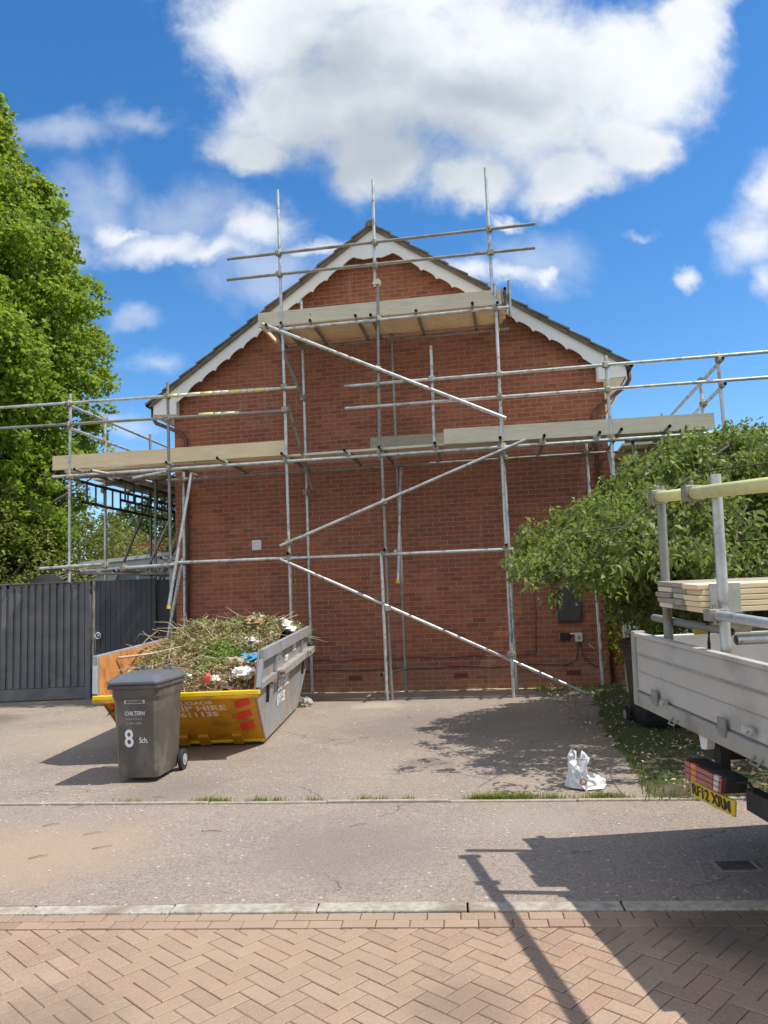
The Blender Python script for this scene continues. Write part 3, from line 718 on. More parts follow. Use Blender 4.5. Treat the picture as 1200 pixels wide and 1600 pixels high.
# left return along the side of the house
SC2 = scaf('scaffold', W(-4.4, 0, 0), 'scaffold return along the left side of the house with dark lattice beams under its boards')
for s, n, z0, z1, m in ((-4.88, OUT, 1.96, 5.07, 'galv'), (-4.87, 0, 0, 4.98, 'galv'), (-4.87, -1.75, 0, 4.98, 'galv_dull'), (-4.87, -3.9, 0, 4.9, 'galv_dull'), (-4.0, -.15, 0, 3.8, 'galv_dull'), (-4.0, -2.0, 0, 3.8, 'galv_dull')):
    tb('standard', W(s, n, z0), W(s, n, z1), SC2, m)
for z in (4.88, 4.50, 3.66): tb('guard_rail' if z > 4 else 'ledger', W(-4.9, OUT+.1, z), W(-4.9, -5.5, z), SC2)
tb('ledger', W(-5.32, OUT+.12, 2.20), W(-4.2, OUT+.12, 2.22), SC2); tb('ledger', W(-4.62, OUT+.1, 2.13), W(-3.0, OUT+.1, 2.16), SC2); tb('ledger', W(-5.0, 0, 2.2), W(-3.6, .05, 2.2), SC2)
tb('ledger', W(-4.9, OUT+.2, 2.15), W(-4.9, -4, 2.15), SC2); tb('ledger', W(-4.0, OUT+.2, 2.1), W(-4.0, -4, 2.1), SC2, 'galv_dull')
tb('ledger', W(-4.75, OUT-.1, 2.1), W(-3.2, -.1, 2.05), SC2, 'galv_dull')
tb('brace', W(-4.87, -1.7, 3.65), W(-4.87, -.05, 1.6), SC2, 'galv_dull'); tb('brace', W(-4.87, -3.2, 3.3), W(-4.87, -1.9, 1.5), SC2, 'coupler'); tb('brace', W(-4.0, -1.6, 3.2), W(-4.0, -.2, 1.9), SC2, 'galv_dull')
tb('brace', W(-3.72, -.1, 3.0), W(-4.15, -.1, 2.15), SC2, 'galv_dull')
for n in (.7, -.2, -1.1, -2.0, -2.9, -3.8): tb('transom', W(-5.1, n, 3.735), W(-3.65, n, 3.735), SC2, 'galv_dull')
tb('transom', W(-4.3, OUT+.35, 3.69), W(-3.9, .2, 3.66), SC2); tb('transom', W(-3.75, OUT+.05, 3.58), W(-3.1, OUT+.2, 3.62), SC2)
def lattice(s0, n0, s1, n1, z, dz, k):
    b = MB(); P0 = W(s0, n0, z); P1 = W(s1, n1, z); D = ZV*(-dz)
    b.tube(P0, P1, .024); b.tube(P0+D, P1+D, .024)
    for i in range(k):
        q = P0+(P1-P0)*(i+.5)/k; b.tube(q, q+D, .017, 8)
    b.build('lattice_beam', M['darksteel'], SC2, smooth=True)
lattice(-4.72, OUT-.1, -4.72, -4.6, 3.60, .33, 20); lattice(-4.15, .8, -4.15, -4.6, 3.62, .33, 18)
n = -5.5
for k in range(6):
    s = -5.02+k*.23
    b = MB(); b.par(W(s, .16, 3.772), Wd*.222, -Wn*5.4, ZV*.038); b.build('scaffold_board', M['board_grey' if k % 2 else 'board_old'], SC2)
for n, z in ((OUT, 4.9), (OUT, 4.55), (OUT, 3.68), (OUT, 2.2), (0, 4.88), (0, 4.5), (0, 2.2), (0, 3.6), (-1.75, 3.6), (-1.75, 4.5)): coup(W(-4.885, n+.03, z), SC2)
coup(W(-4.2, OUT+.12, 2.2), SC2); coup(W(-3.9, OUT+.1, 2.15), SC2)
tag(SC2); 
# right return
SC3 = scaf('scaffold', W(5.2, 0, 0), 'scaffold return beyond the right corner of the house, rising behind the drooping tree')
for n, z1 in ((OUT, 4.85), (.05, 4.75), (-3.0, 4.9), (-4.1, 4.8)): tb('standard', W(5.27, n, 0), W(5.27, n, z1), SC3, 'galv')
tb('standard', W(7.2, OUT, 0), W(7.2, OUT, 4.85), SC3)
for z in (4.70, 4.33, 3.6): tb('guard_rail' if z > 4 else 'ledger', W(5.3, OUT+.15, z), W(5.3, -5.5, z), SC3, 'galv')
tb('standard', W(4.15, .2, 0), W(4.15, .2, 3.9), SC3)
for n in (.7, -.2, -1.1, -2.0, -2.9, -3.8): tb('transom', W(3.95, n, 3.70), W(5.5, n, 3.70), SC3, 'galv_dull')
tb('transom', W(4.6, OUT+.35, 3.66), W(5.0, .2, 3.62), SC3); tb('transom', W(3.95, OUT+.3, 3.55), W(4.2, .2, 3.52), SC3)
for k in range(6):
    b = MB(); b.par(W(4.0+k*.23, .16, 3.735), Wd*.222, -Wn*5.4, ZV*.038); b.build('scaffold_board', M['board_old'], SC3)
for n, z in ((OUT, 4.72), (OUT, 4.35), (.05, 4.7), (.05, 4.33), (-3.0, 4.33), (OUT, 3.6)): coup(W(5.28, n+.03, z), SC3)

# ================================================================ FENCE, GATE, LEFT BACKGROUND
fa = ground(-260, 1109); fb_ = ground(145, 1092)
fa = np.array([fa[0], fb_[1]+.0, 0]); FD = np.array([1., 0, 0]); FN = np.array([0, -1., 0])
fence = thing('fence', (fa+fb_)/2, 'dark grey slatted timber fence along the left of the driveway under the scaffold', 'fence')
LF = fb_[0]-fa[0]
b = MB(); x = fa[0]; i = 0
while x < fb_[0]-.12:
    b.par((x, fb_[1]-.03, .22), (.075, 0, 0), (0, .03, 0), (0, 0, 1.76+random.uniform(-.004, .004)))
    x += .123; i += 1
b.par((fa[0], fb_[1]+.001, .05), (LF-.1, 0, 0), (0, .018, 0), (0, 0, 1.88)); b.build('slat_panel', M['fence'], fence, bevel=.003)
b = MB(); b.par((fa[0], fb_[1]-.045, .02), (LF-.12, 0, 0), (0, .03, 0), (0, 0, .19)); b.build('gravel_board', M['fence'], fence, bevel=.004)
b = MB(); b.par((fa[0], fb_[1]-.05, 1.985), (LF-.02, 0, 0), (0, .09, 0), (0, 0, .025)); b.build('capping', M['fence'], fence, bevel=.004)
for xx in (fb_[0]-.11, fb_[0]-2.1, fb_[0]-4.1):
    b = MB(); b.par((xx, fb_[1]-.075, 0), (.09, 0, 0), (0, .09, 0), (0, 0, 2.0)); b.build('post', M['fence'], fence, bevel=.005)
gate = thing('gate', (fb_[0]+.5, fb_[1], 0), 'dark grey boarded side gate with round handle between fence and house', 'gate')
gx1 = W(-3.56, 0, 0)[0]-.36
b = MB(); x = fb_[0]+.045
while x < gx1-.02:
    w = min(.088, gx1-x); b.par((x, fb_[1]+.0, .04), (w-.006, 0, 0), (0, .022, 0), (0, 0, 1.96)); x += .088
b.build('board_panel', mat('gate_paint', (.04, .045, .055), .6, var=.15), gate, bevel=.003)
b = MB(); b.par((fb_[0]+.0, fb_[1]-.02, 0), (.03, 0, 0), (0, .05, 0), (0, 0, 2.03)); b.build('frame_edge', M['alu_dark'], gate, bevel=.003)
b = MB()
hc = np.array([fb_[0]+.10, fb_[1]-.035, 1.06])
for k in range(16):
    a0, a1 = 2*math.pi*k/16, 2*math.pi*(k+1)/16
    b.tube(hc+np.array([math.cos(a0), 0, math.sin(a0)])*.05, hc+np.array([math.cos(a1), 0, math.sin(a1)])*.05, .011, 8, True)
b.disc(hc+np.array([0, .02, 0]), (0, 1, 0), .028, .03); b.build('handle', M['galv'], gate, smooth=True)
b = MB(); b.par((gx1, fb_[1]+.06, 0), (.34, 0, 0), (0, .03, 0), (0, 0, 1.98)); b.build('side_panel', mat('dark_panel', (.03, .033, .038), .7), gate)  # panel next to the house, darker than the gate boards
# covered kettle barbecue / round lid seen over the fence
bb = thing('barbecue', (-7.4, 15.2, 0), 'black round domed lid just showing above the grey fence', 'barbecue')
c0 = ray(73, 912); c0 = CAM+c0*(15.2/c0[1])
b = MB(); prof = [(0.0, .42), (.12, .40), (.26, .32), (.36, .20), (.42, .05), (.44, 0)]
for i in range(len(prof)-1):
    r0, h0 = prof[i]; r1, h1 = prof[i+1]
    for k in range(20):
        a0, a1 = 2*math.pi*k/20, 2*math.pi*(k+1)/20
        b.quad(*(c0+np.array([r*math.cos(a), r*math.sin(a), h-.22]) for r, a, h in ((r0, a0, h0), (r1, a0, h1), (r1, a1, h1), (r0, a1, h0))))
bb.location = (c0[0], c0[1], 0); OFF[bb.name] = (c0[0], c0[1], 0)
b.build('lid', M['matt'], bb, smooth=True)
b = MB(); b.path([c0+ZV*(-.22), c0+ZV*(-.4), c0+ZV*(-.6)], [.44, .36, .12], 20); b.build('bowl', M['black'], bb, smooth=True)
for k in range(3):
    a = k*2.1; b = MB(); b.tube(c0+np.array([.2*math.cos(a), .2*math.sin(a), -.5]), np.array([c0[0]+.35*math.cos(a), c0[1]+.35*math.sin(a), 0]), .015); b.build('leg', M['galv'], bb)
# white outbuilding
def outb():
    y = 17.5
    P = lambda px, py, d: CAM+ray(px, py)*(d/ray(px, py)[1])
    a = P(131, 884, y); c = P(300, 866, y+.4)
    g = thing('garage', ((a[0]+c[0])/2, y, 0), 'low white outbuilding with pale roof edge behind the gate and scaffold tubes', 'outbuilding')
    zt = (a[2]+c[2])/2
    b = MB(); b.par((a[0]+.15, y+.12, 0), (c[0]-a[0], 0, 0), (0, 3, 0), (0, 0, a[2]-.12)); b.build('wall', M['garagewall'], g)
    b = MB(); b.prism([(a[0], y, a[2]-.14), (c[0]+.5, y, c[2]-.16), (c[0]+.5, y, c[2]+.03), (a[0], y, a[2]-.0)], (0, .08, 0)); b.build('fascia', M['white'], g)
    b = MB(); b.prism([(a[0]-.06, y-.06, a[2]+.0), (c[0]+.5, y-.06, c[2]+.03), (c[0]+.5, y-.06, c[2]+.11), (a[0]-.06, y-.06, a[2]+.08)], (0, 3.3, 0)); b.build('roof', mat('pale_roof', (.68, .70, .72), .5, var=.1), g)
    b = MB(); b.par((a[0]+.75, y+.08, 1.7), (.9, 0, 0), (0, .03, 0), (0, 0, .7)); wf = b.build('window', mat('window_pane', (.2, .26, .28), .15), g)
    b = MB()
    for xx in (a[0]+.70, a[0]+1.18, a[0]+1.62): b.par((xx, y+.06, 1.65), (.06, 0, 0), (0, .04, 0), (0, 0, .8))
    b.build('window_frame', M['white'], wf)
outb()

# ---------------------------------------------------------------- trees
def crown_points(clumps, per, flat=.75):
    out = []
    for (c, r) in clumps:
        k = int(per*(r/.5)**2)
        d = rng.normal(size=(k, 3)); d /= np.linalg.norm(d, axis=1)[:, None]
        rad = r*rng.uniform(.35, 1., k)**.6
        p = d*rad[:, None]; p[:, 2] *= flat
        out.append(np.array(c)+p)
    return np.concatenate(out)
def limbs(b, base, top, clumps, r0, frac=.35):
    base = np.array(base); top = np.array(top)
    pts = [base, base+(top-base)*.3+np.array([.08, .05, 0]), base+(top-base)*.65-np.array([.08, 0, 0]), top]
    b.path(pts, [r0, r0*.75, r0*.45, r0*.08], 10)
    for c, r in clumps:
        if random.random() > frac: continue
        c = np.array(c); t = min(.92, max(.12, (c[2]-base[2])/(top[2]-base[2])-.14)); s = base+(top-base)*t
        m = (s+c)/2+np.array([0, 0, -.12*np.linalg.norm(c-s)*.3]); rr = r0*(1-t)*.33+.012
        b.path([s, m, c], [rr, rr*.6, .006], 6)
def tree(name, label, base, height, profile, n_cl, per, lsize, asp, mt, bark, r0, cr=(.35, .6), droop=.4, group=None, squash=1., z0f=.12, frac=.3, shell=.45, cat='tree'):
    t = thing(name, base, label, cat, group)
    cl = []
    while len(cl) < n_cl:
        f = random.random(); z = base[2]+height*(z0f+(1-z0f)*f); R = profile(f)
        if random.random() > R/1.05/max(profile(q/10) for q in range(11))+.12: continue
        a = random.uniform(0, 2*math.pi); rr = R*(shell+(1-shell)*random.random()**.6)*(1+.14*math.sin(a*5+f*17))
        cl.append(((base[0]+rr*math.cos(a), base[1]+rr*math.sin(a)*squash, z), random.uniform(*cr)))
    for _ in range(int(n_cl*.55)):
        f = random.random(); z = base[2]+height*(z0f+(1-z0f)*f); R = profile(f); a = random.uniform(0, 2*math.pi)
        rr = R*random.uniform(.92, 1.05)+random.uniform(.1, .45)*min(1, cr[0]*2.5)
        for q in range(3): cl.append(((base[0]+(rr+q*.13)*math.cos(a+q*.02), base[1]+(rr+q*.13)*math.sin(a+q*.02)*squash, z-q*.06+random.uniform(-.05, .05)), cr[0]*(.62-.13*q)))
    b = MB(); limbs(b, base, (base[0], base[1], base[2]+height*.93), cl, r0, frac*.6); b.build('trunk', M[bark], t, smooth=True)
    leaves_mesh('crown', crown_points(cl, per), lsize, asp, M[mt], t, droop)
    return t
tree('lime_tree', 'tall bright green leafy tree on the left rising well above the fence', (-9.3, 17., -.05), 13.7,
     lambda f: float(np.interp(f, [0, .03, .16, .30, .42, .64, .79, .85, .96, 1.], [1.2, 1.7, 2.15, 2.5, 2.7, 2.15, 1.35, .75, .35, .1])), 560, 175, .125, .72, 'lime', 'bark', .26, (.36, .66), .5, z0f=.2)
tree('birch_tree', 'slender pale stemmed tree with olive leaves just behind the left fence', (-8.6, 16.2, -.05), 4.6,
     lambda f: 1.7*math.sin(math.pi*min(1, f*.8+.2))+.2, 110, 130, .085, .6, 'olive', 'birch', .075, (.3, .5), .3, z0f=.35, frac=.2)
tree('garden_tree', 'olive green bushy tree behind the fence between the tall tree and the scaffold return', (-8.6, 19.2, -.05), 5.0,
     lambda f: 2.1*math.sin(math.pi*min(1, f*.75+.22))+.2, 200, 150, .085, .55, 'olive', 'birch', .09, (.35, .55), .3, z0f=.1, frac=.08)
tree('dark_tree', 'dark green rounded tree far behind the white outbuilding', (-6.9, 26, -.05), 5.6, lambda f: 3.0*math.sin(math.pi*min(1, f*.75+.22))+.2, 170, 120, .13, .6, 'dark', 'bark', .14, (.5, .8), .3, z0f=.1)
tree('dark_tree', 'dark hedge-like tree at the far left behind the trunks of the tall tree', (-12.5, 21, -.05), 5.2, lambda f: 3.6*math.sin(math.pi*min(1, f*.75+.25))+.2, 190, 120, .13, .6, 'dark', 'bark', .14, (.5, .8), .3, z0f=.05)
tree('red_shrub', 'red leaved shrub showing over the roof of the white outbuilding', (-6.7, 20.6, 0), 3.5, lambda f: 1.5*math.sin(math.pi*min(1, f*.7+.28))+.1, 70, 110, .09, .6, 'redleaf', 'bark', .06, (.3, .45), .2, z0f=.3, cat='shrub')
tree('background_tree', 'mid green tree beyond the driveway at the far right behind the drooping tree', (9.4, 17.5, -.05), 4.6, lambda f: 3.4*math.sin(math.pi*min(1, f*.75+.22))+.2, 170, 110, .13, .6, 'dark', 'bark', .14, (.5, .8), .3, z0f=.05)
# drooping tree on the right: arching branches with hanging leafy shoots
def droop_tree():
    base = np.array([4.3, 8.95, 0.]); t = thing('drooping_tree', base, 'low spreading tree with arching drooping leafy branches beside the right corner of the gable', 'tree')
    b = MB(); b.path([base-ZV*.1, base+np.array([.05, 0, .9]), base+np.array([-.05, .05, 1.9]), base+np.array([0, 0, 2.6])], [.13, .10, .085, .06], 10)
    pts = []
    env = lambda f: float(np.interp(f, [0, .3, .47, .7, 1.], [3.22, 3.1, 2.88, 2.45, 1.92]))
    low = lambda f: float(np.interp(f, [0, .45, .66, 1.], [.95, 1.1, 1.62, 1.70]))
    RA = lambda az: float(np.interp(math.degrees(az) % 360, [0, 60, 90, 150, 180, 205, 225, 250, 270, 300, 360], [3.0, 2.5, 2.3, 2.3, 2.55, 3.0, 4.05, 4.1, 3.6, 2.9, 3.0]))
    def arch(az, Rf, dz, dens, n_side):
        d = np.array([math.cos(az), math.sin(az), 0]); s = np.array([-d[1], d[0], 0]); L = []; R0 = RA(az); R = Rf*R0
        for k in range(15):
            f = k/14; r = R*f; z = min(env(r/R0)-dz, 2.3+4*f)
            L.append(base+d*r+s*.16*math.sin(f*5+az*3)*R*.3+ZV*z)
        b.path(L, [.017*(1-k/15)+.003 for k in range(15)], 6)
        L = np.array(L)
        for _ in range(n_side):
            f = rng.uniform(.12, 1.)**.75; i = min(13, int(f*14)); p = L[i]+(L[i+1]-L[i])*(f*14-i)
            off = s*float(np.clip(rng.normal(), -1.6, 1.6))*.30*(.5+R*.25)+d*rng.normal()*.10
            q = p+off*.9+ZV*rng.uniform(-.05, .12)
            rr = np.linalg.norm((q-base)[:2])/R0
            ln = min(rng.uniform(.2, .8), q[2]-low(rr))
            if ln < .06: ln = .06+.1*rng.uniform()
            m = q+off*.3; tip = m-ZV*ln+off*.15
            if rng.uniform() < .25: b.path([p, q, m-ZV*ln*.4, tip], [.007, .005, .004, .002], 4)
            kk = int(dens*1.35*(ln+.12)); g = rng.uniform(0, 1, kk)[:, None]
            Q = q*(1-g)**2+2*(m+ZV*.05)*g*(1-g)+tip*g**2
            pts.append(Q+rng.normal(size=(kk, 3))*np.array([.045, .045, .05]))
    for k in range(52):
        arch(2*math.pi*k/52+random.uniform(-.1, .1), random.uniform(.82, 1.02), random.uniform(0, .75), 125, 34)
    for k in range(8): arch(math.pi*(1.0+.02*k-.06), random.uniform(.9, 1.08), random.uniform(.0, .25), 120, 16)
    for k in range(20): arch(random.uniform(0, 6.28), random.uniform(.35, .6), random.uniform(.0, .35), 110, 24)
    for _ in range(150):                                       # long shoots hanging low near the house corner
        az = random.uniform(2.3, 3.9); r = random.uniform(.9, 1.75); top = base+np.array([math.cos(az)*r, math.sin(az)*r, random.uniform(2.0, 2.7)])
        zt = random.uniform(.85, 1.35)+max(0, r-1.45)*.9; tip = np.array([top[0]+random.uniform(-.12, .12), top[1]+random.uniform(-.12, .12), zt])
        m = (top+tip)/2+np.array([random.uniform(-.1, .1), random.uniform(-.1, .1), 0]); b.path([top, m, tip], [.005, .004, .002], 4)
        g = rng.uniform(0, 1, 95)[:, None]; pts.append(top*(1-g)**2+2*m*g*(1-g)+tip*g**2+rng.normal(size=(95, 3))*.05)
    b.build('trunk', mat('dark_bark', (.075, .06, .042), .95, var=.4, vs=8, bump=.6, bs=20), t, smooth=True)
    leaves_mesh('crown', np.concatenate(pts), .066, .50, M['droop'], t, droop=.9, normal_up=.1)
droop_tree()
sh = thing('golden_shrub', ground(1000, 1075), 'small yellow green shrub behind the black bin at the house corner', 'shrub')
bs = np.array(OFF[sh.name]); cl = [((bs[0]+random.uniform(-.3, .3), bs[1]+random.uniform(-.3, .3), random.uniform(.4, 1.5)), random.uniform(.16, .28)) for _ in range(30)]
b = MB(); [b.path([bs, (bs+np.array(c))/2+ZV*.1, np.array(c)], [.015, .01, .004], 5) for c, r in cl[:14]]; b.build('stem', M['bark'], sh)
leaves_mesh('foliage', crown_points(cl, 260), .075, .5, M['golden'], sh, .5)

# ================================================================ SKIP
kA = ground(415, 1163); kdir = np.array([.018, .9998, 0]); krt = np.array([.9998, -.018, 0]); HB = .725; FLR = .085
def SK(x, u, z): return kA+krt*(x*1.-HB)+kdir*u+ZV*z           # x across from centre, u back, z up
skip = thing('skip', SK(0, 1.3, 0), 'yellow builders skip with grey sides heaped with garden waste', 'skip')
def wz(z): return HB+FLR*z
ZT0, ZT1, ZR0, ZR1 = 1.04, 1.13, .655, .72
side = [(0, .05), (2.56, .05), (3.62, ZR1), (3.18, ZT1), (-.70, ZT0), (-.78, ZR0)]
for sg in (1, -1):
    o_ = [SK(sg*wz(z), u, z) for u, z in side]; b = MB(); b.prism(o_, krt*(-sg*.012)); b.build('side_panel', M['skipgrey'], skip)
    b = MB(); b.prism([SK(sg*(wz(z)-.016), u, z-.01) for u, z in side], krt*(-sg*.006)); b.build('inner_lining', M['skiprust'], skip)
def SKs(sg, u, z, o=0.): return SK(sg*(wz(z)+o), u, z)
def topz(u): return ZT0+(ZT1-ZT0)*(u+.7)/3.88
for sg in (1, -1):
    b = MB()
    def strip(u0, z0, u1, z1, w, o=.035):                      # raised bar lying on the side panel
        p0 = SKs(sg, u0, z0); p1 = SKs(sg, u1, z1); d = p1-p0; d /= np.linalg.norm(d); nrm = krt*sg
        up = np.cross(nrm, d); up *= 1 if up[2] > 0 or abs(up[2]) < .3 else -1
        b.par(p0-up*w/2+nrm*.001, p1-p0, up*w, nrm*o)
    strip(-.70, ZT0-.055, 3.17, ZT1-.055, .12, .05)
    strip(-.69, ZT0-.1, -.76, ZR0+.02, .07, .045); strip(3.16, ZT1-.1, 3.52, ZR1+.03, .07, .045)
    strip(.25, .97, .25, .62, .07); strip(2.45, 1.0, 2.45, .70, .07)
    b.build('frame_rib', M['skipgrey'], skip, bevel=.004)
    b = MB(); strip(-.72, .69, .18, .71, .06, .05); b.build('lifting_rail', M['skipgrey'], skip, bevel=.004)
    b = MB(); strip(.32, .70, 2.62, .755, .085, .085); strip(2.66, .76, 3.50, .79, .085, .11); b.build('lifting_rail', mat('scuffed_rail', (.38, .375, .35), .55, .3, var=.3, vs=9), skip, bevel=.006)
    ml = mat('rusty_lug', (.24, .14, .09), .8, var=.3)
    for uu, zz_, oo, r_, h_ in ((.33, .725, .09, .028, .06), (2.72, .78, .10, .026, .06), (-.1, .66, .03, .022, .07)):
        b = MB(); b.disc(SKs(sg, uu, zz_, oo), krt, r_, h_, 12); b.build('lug', ml, skip)
    for q_ in ((-.15, .64, -.13, .46), (2.7, .70, 2.72, .48)):
        b = MB(); strip(*q_, .03, .03); b.build('bracket', M['chassis'], skip)
# end panels, floor
def endpanel(u0, u1, z1, m, nm):
    b = MB(); w0 = wz(.05)-.012; w1 = wz(z1)-.012
    q = [SK(-w0, u0, .05), SK(w0, u0, .05), SK(w1, u1, z1), SK(-w1, u1, z1)]; b.prism(q, kdir*(.012 if u1 < u0 else -.012)); return b.build(nm, m, skip)
fp = endpanel(0, -.78, ZR0, M['skipyel'], 'front_panel'); endpanel(2.56, 3.62, ZR1, M['skipyel'], 'rear_panel')
b = MB(); w0 = wz(.05)-.02; w1 = wz(ZR0)-.02
b.prism([SK(-w0, .03, .06), SK(w0, .03, .06), SK(w1, -.755, ZR0), SK(-w1, -.755, ZR0)], kdir*.006); b.build('inner_lining', M['skipyel2'], skip)
b = MB(); b.par(SK(-HB+.01, 0, .03), krt*(2*HB-.02), kdir*2.56, ZV*.03); b.build('floor', M['skipyel'], skip)
for (u, z) in ((-.78, ZR0), (3.62, ZR1)):
    w = wz(z)+.01; b = MB(); b.par(SK(-w-.03, u-.03, z-.035), krt*(2*w+.06), kdir*.07, ZV*.042); rm = b.build('rim', M['skipyel2'] if u < 0 else M['skipyel'], skip, bevel=.006)
    b = MB(); b.par(SK(-w-.03, u-.031 if u < 0 else u+.031, z-.067), krt*(2*w+.05), kdir*.03, ZV*.030); b.build('rim_flange', M['skipyel'], skip, bevel=.004)
# frame of front panel local axes (up the slope)
fu = SK(0, -.78, ZR0)-SK(0, 0, .05); FLEN = np.linalg.norm(fu); fu /= FLEN; fn = np.cross(krt, fu)
def FP(x, t, o=.002): return SK(0, 0, .05)+krt*x+fu*t+fn*(o+.000)
for xx in (-.40, -.13, .09, .45):
    b = MB(); b.prism([FP(xx-.055, -.005), FP(xx+.055, -.005), FP(xx+.055, .17), FP(xx-.055, .17)], fn*.035); b.build('foot', M['skipyel'], skip, bevel=.004)
b = MB(); b.par(FP(-HB+.01, 0, .001), krt*(2*HB-.02), fu*.03, fn*.02); b.build('base_bar', M['skipyel2'], skip)
for sg in (1, -1):                                             # red chevrons
    b = MB()
    for k in range(3):
        t0 = .22+k*.225; xo = lambda t: HB+FLR*.6*t/FLEN
        x1 = sg*(xo(t0)-.075); x0 = sg*(xo(t0)-.225)
        b.prism([FP(x0, t0), FP(x1, t0+.075), FP(x1, t0+.195), FP(x0, t0+.12)], fn*.004)
    b.build('reflective_marking', M['red'], skip)
    b = MB(); b.prism([FP(sg*(HB-.255+.0), .12), FP(sg*(HB-.245), .12), FP(sg*(HB-.185), .86), FP(sg*(HB-.195), .86)], fn*.006); b.build('seam', M['skipyel'], skip)
text('lettering', 'SKIP HIRE', .135, M['stencil'], FP(.125, .655, .004), krt, fu, skip, bold=.03, xs=1.08, align='CENTER')
text('lettering', '611135', .115, M['stencil'], FP(.14, .54, .004), krt, fu, skip, bold=.03, xs=1.15, align='CENTER')
text('lettering', 'LOADS', .09, M['stencil'], FP(-.005, .775, .004), krt, fu, skip, bold=.03, xs=1.1)
sup = SKs(1, 0, 1.)-SKs(1, 0, 0.); 
text('lettering', 'SKIP HIRE', .17, M['stencilw'], SKs(1, .60, .49, .006), kdir, sup, skip, bold=.03, xs=1.15)
text('lettering', '611135', .17, M['stencilw'], SKs(1, .60, .32, .006), kdir, sup, skip, bold=.03, xs=1.15)
text('lettering', 'LOADS', .11, M['stencilw'], SKs(1, .34, .86, .006), kdir, sup, skip, bold=.03, xs=1.2)
text('lettering', 'SKIP', .10, M['stencilw'], SKs(1, 1.05, .79, .006), kdir, sup, skip, bold=.03, xs=1.2)
text('lettering', 'HIRE', .12, M['stencilw'], SKs(1, 1.65, .87, .006), kdir, sup, skip, bold=.03, xs=1.2)

# ---- garden waste heap
def heap(x, u):
    g = min(1, max(0, (u+.72)/1.9)); z = .665+.53*g**.8
    if u > 1.9: z -= .20*min(1, (u-1.9)/1.5)**1.3
    if u > 3.0: z -= (u-3.0)*.5
    e = x/.83
    z -= .26*max(0, -e-.25)**1.2*(1.1)+.10*max(0, e-.45)
    z += .035*math.sin(x*7+u*3)+.03*math.sin(u*8-x*4)+.02*math.sin(x*17)*math.sin(u*15)
    return z
waste = thing('garden_waste', SK(0, 1.3, .06), 'heap of hedge cuttings, twigs and soil filling the skip', 'garden waste', kind='stuff')
b = MB(); nx, nu = 36, 80
for j in range(nu+1):
    u = -.66+(3.50+.66)*j/nu
    for i in range(nx+1):
        z = heap(0, u); w = min(wz(.6), wz(max(.1, z)))-.03; x = -w+2*w*i/nx
        b.v.append(tuple(SK(x, u, heap(x, u)-.04+random.uniform(-.015, .015))))
for j in range(nu):
    for i in range(nx): q = j*(nx+1)+i; b.f.append((q, q+1, q+nx+2, q+nx+1)); b.m.append(0)
b.build('debris', mat('waste_soil', (.15, .10, .06), .95, var=.5, vs=15, bump=1., bs=40), waste)
def heap_pts(k, cond=lambda x, u: True, up=.05):
    o = []
    while len(o) < k:
        u = random.uniform(-.66, 3.4); x = random.uniform(-.71, .72) if u < -.2 else random.uniform(-.74, .75)
        if cond(x, u): o.append(SK(x, u, heap(x, u)+random.uniform(-.04, up)))
    return o
mid_ = lambda x, u: u > .1 or random.random() < .25
leaves_mesh('cuttings', heap_pts(15000, mid_, .10), .05, .42, M['cutleaf'], waste, 0., .1, .5)
leaves_mesh('clippings', heap_pts(16000, lambda x, u: u < 1.3 or random.random() < .3, .05), .03, .3, M['mulch'], waste, 0., .2, .6)
def gpatch(cx, cu, r, k, h):
    o = []
    for _ in range(k):
        a = random.uniform(0, 6.28); q = r*math.sqrt(random.random()); x = cx+q*math.cos(a); u = cu+q*2*math.sin(a)
        if abs(x) < .77: o.append(SK(x, u, heap(x, u)+random.uniform(0, h)*(1-q/r)))
    return o
leaves_mesh('green_sprays', gpatch(.28, .05, .24, 1100, .15)+gpatch(-.35, 1.3, .20, 500, .16)+gpatch(.5, 2.7, .3, 1100, .24)+gpatch(.1, 1.6, .3, 500, .15)+gpatch(-.1, 2.2, .3, 500, .12), .065, .42, M['freshleaf'], waste, .1, .2, .4)
b = MB()
for _ in range(420):
    x = random.uniform(-.66, .66); u = random.uniform(-.4, 3.2)
    if (x > .45 and u < .6) or x > .58: continue
    a = random.uniform(0, 6.28); L = random.uniform(.12, .5); p0 = SK(x, u, heap(x, u)+random.uniform(-.02, .05))
    d = np.array([math.cos(a), math.sin(a), random.uniform(-.15, .3)]); bend = np.array([random.uniform(-.6, .6) for _ in range(3)])
    b.path([p0, p0+d*L*.5+bend*L*.2, p0+d*L+bend*L*.5], [.0055, .0045, .0025], 5)
b.build('twigs', [M['twig'], M['twigdark']], waste)
b = MB()
for _ in range(260):
    x = random.uniform(-.66, .6); u = random.uniform(-.1, 3.2)
    a = random.uniform(0, 6.28); L = random.uniform(.1, .4); p0 = SK(x, u, heap(x, u)+random.uniform(-.02, .06))
    d = np.array([math.cos(a), math.sin(a), random.uniform(-.15, .4)]); bend = np.array([random.uniform(-.7, .7) for _ in range(3)])
    b.path([p0, p0+d*L*.5+bend*L*.2, p0+d*L+bend*L*.5], [.004, .004, .002], 4)
b.build('twigs', M['twigdark'], waste)
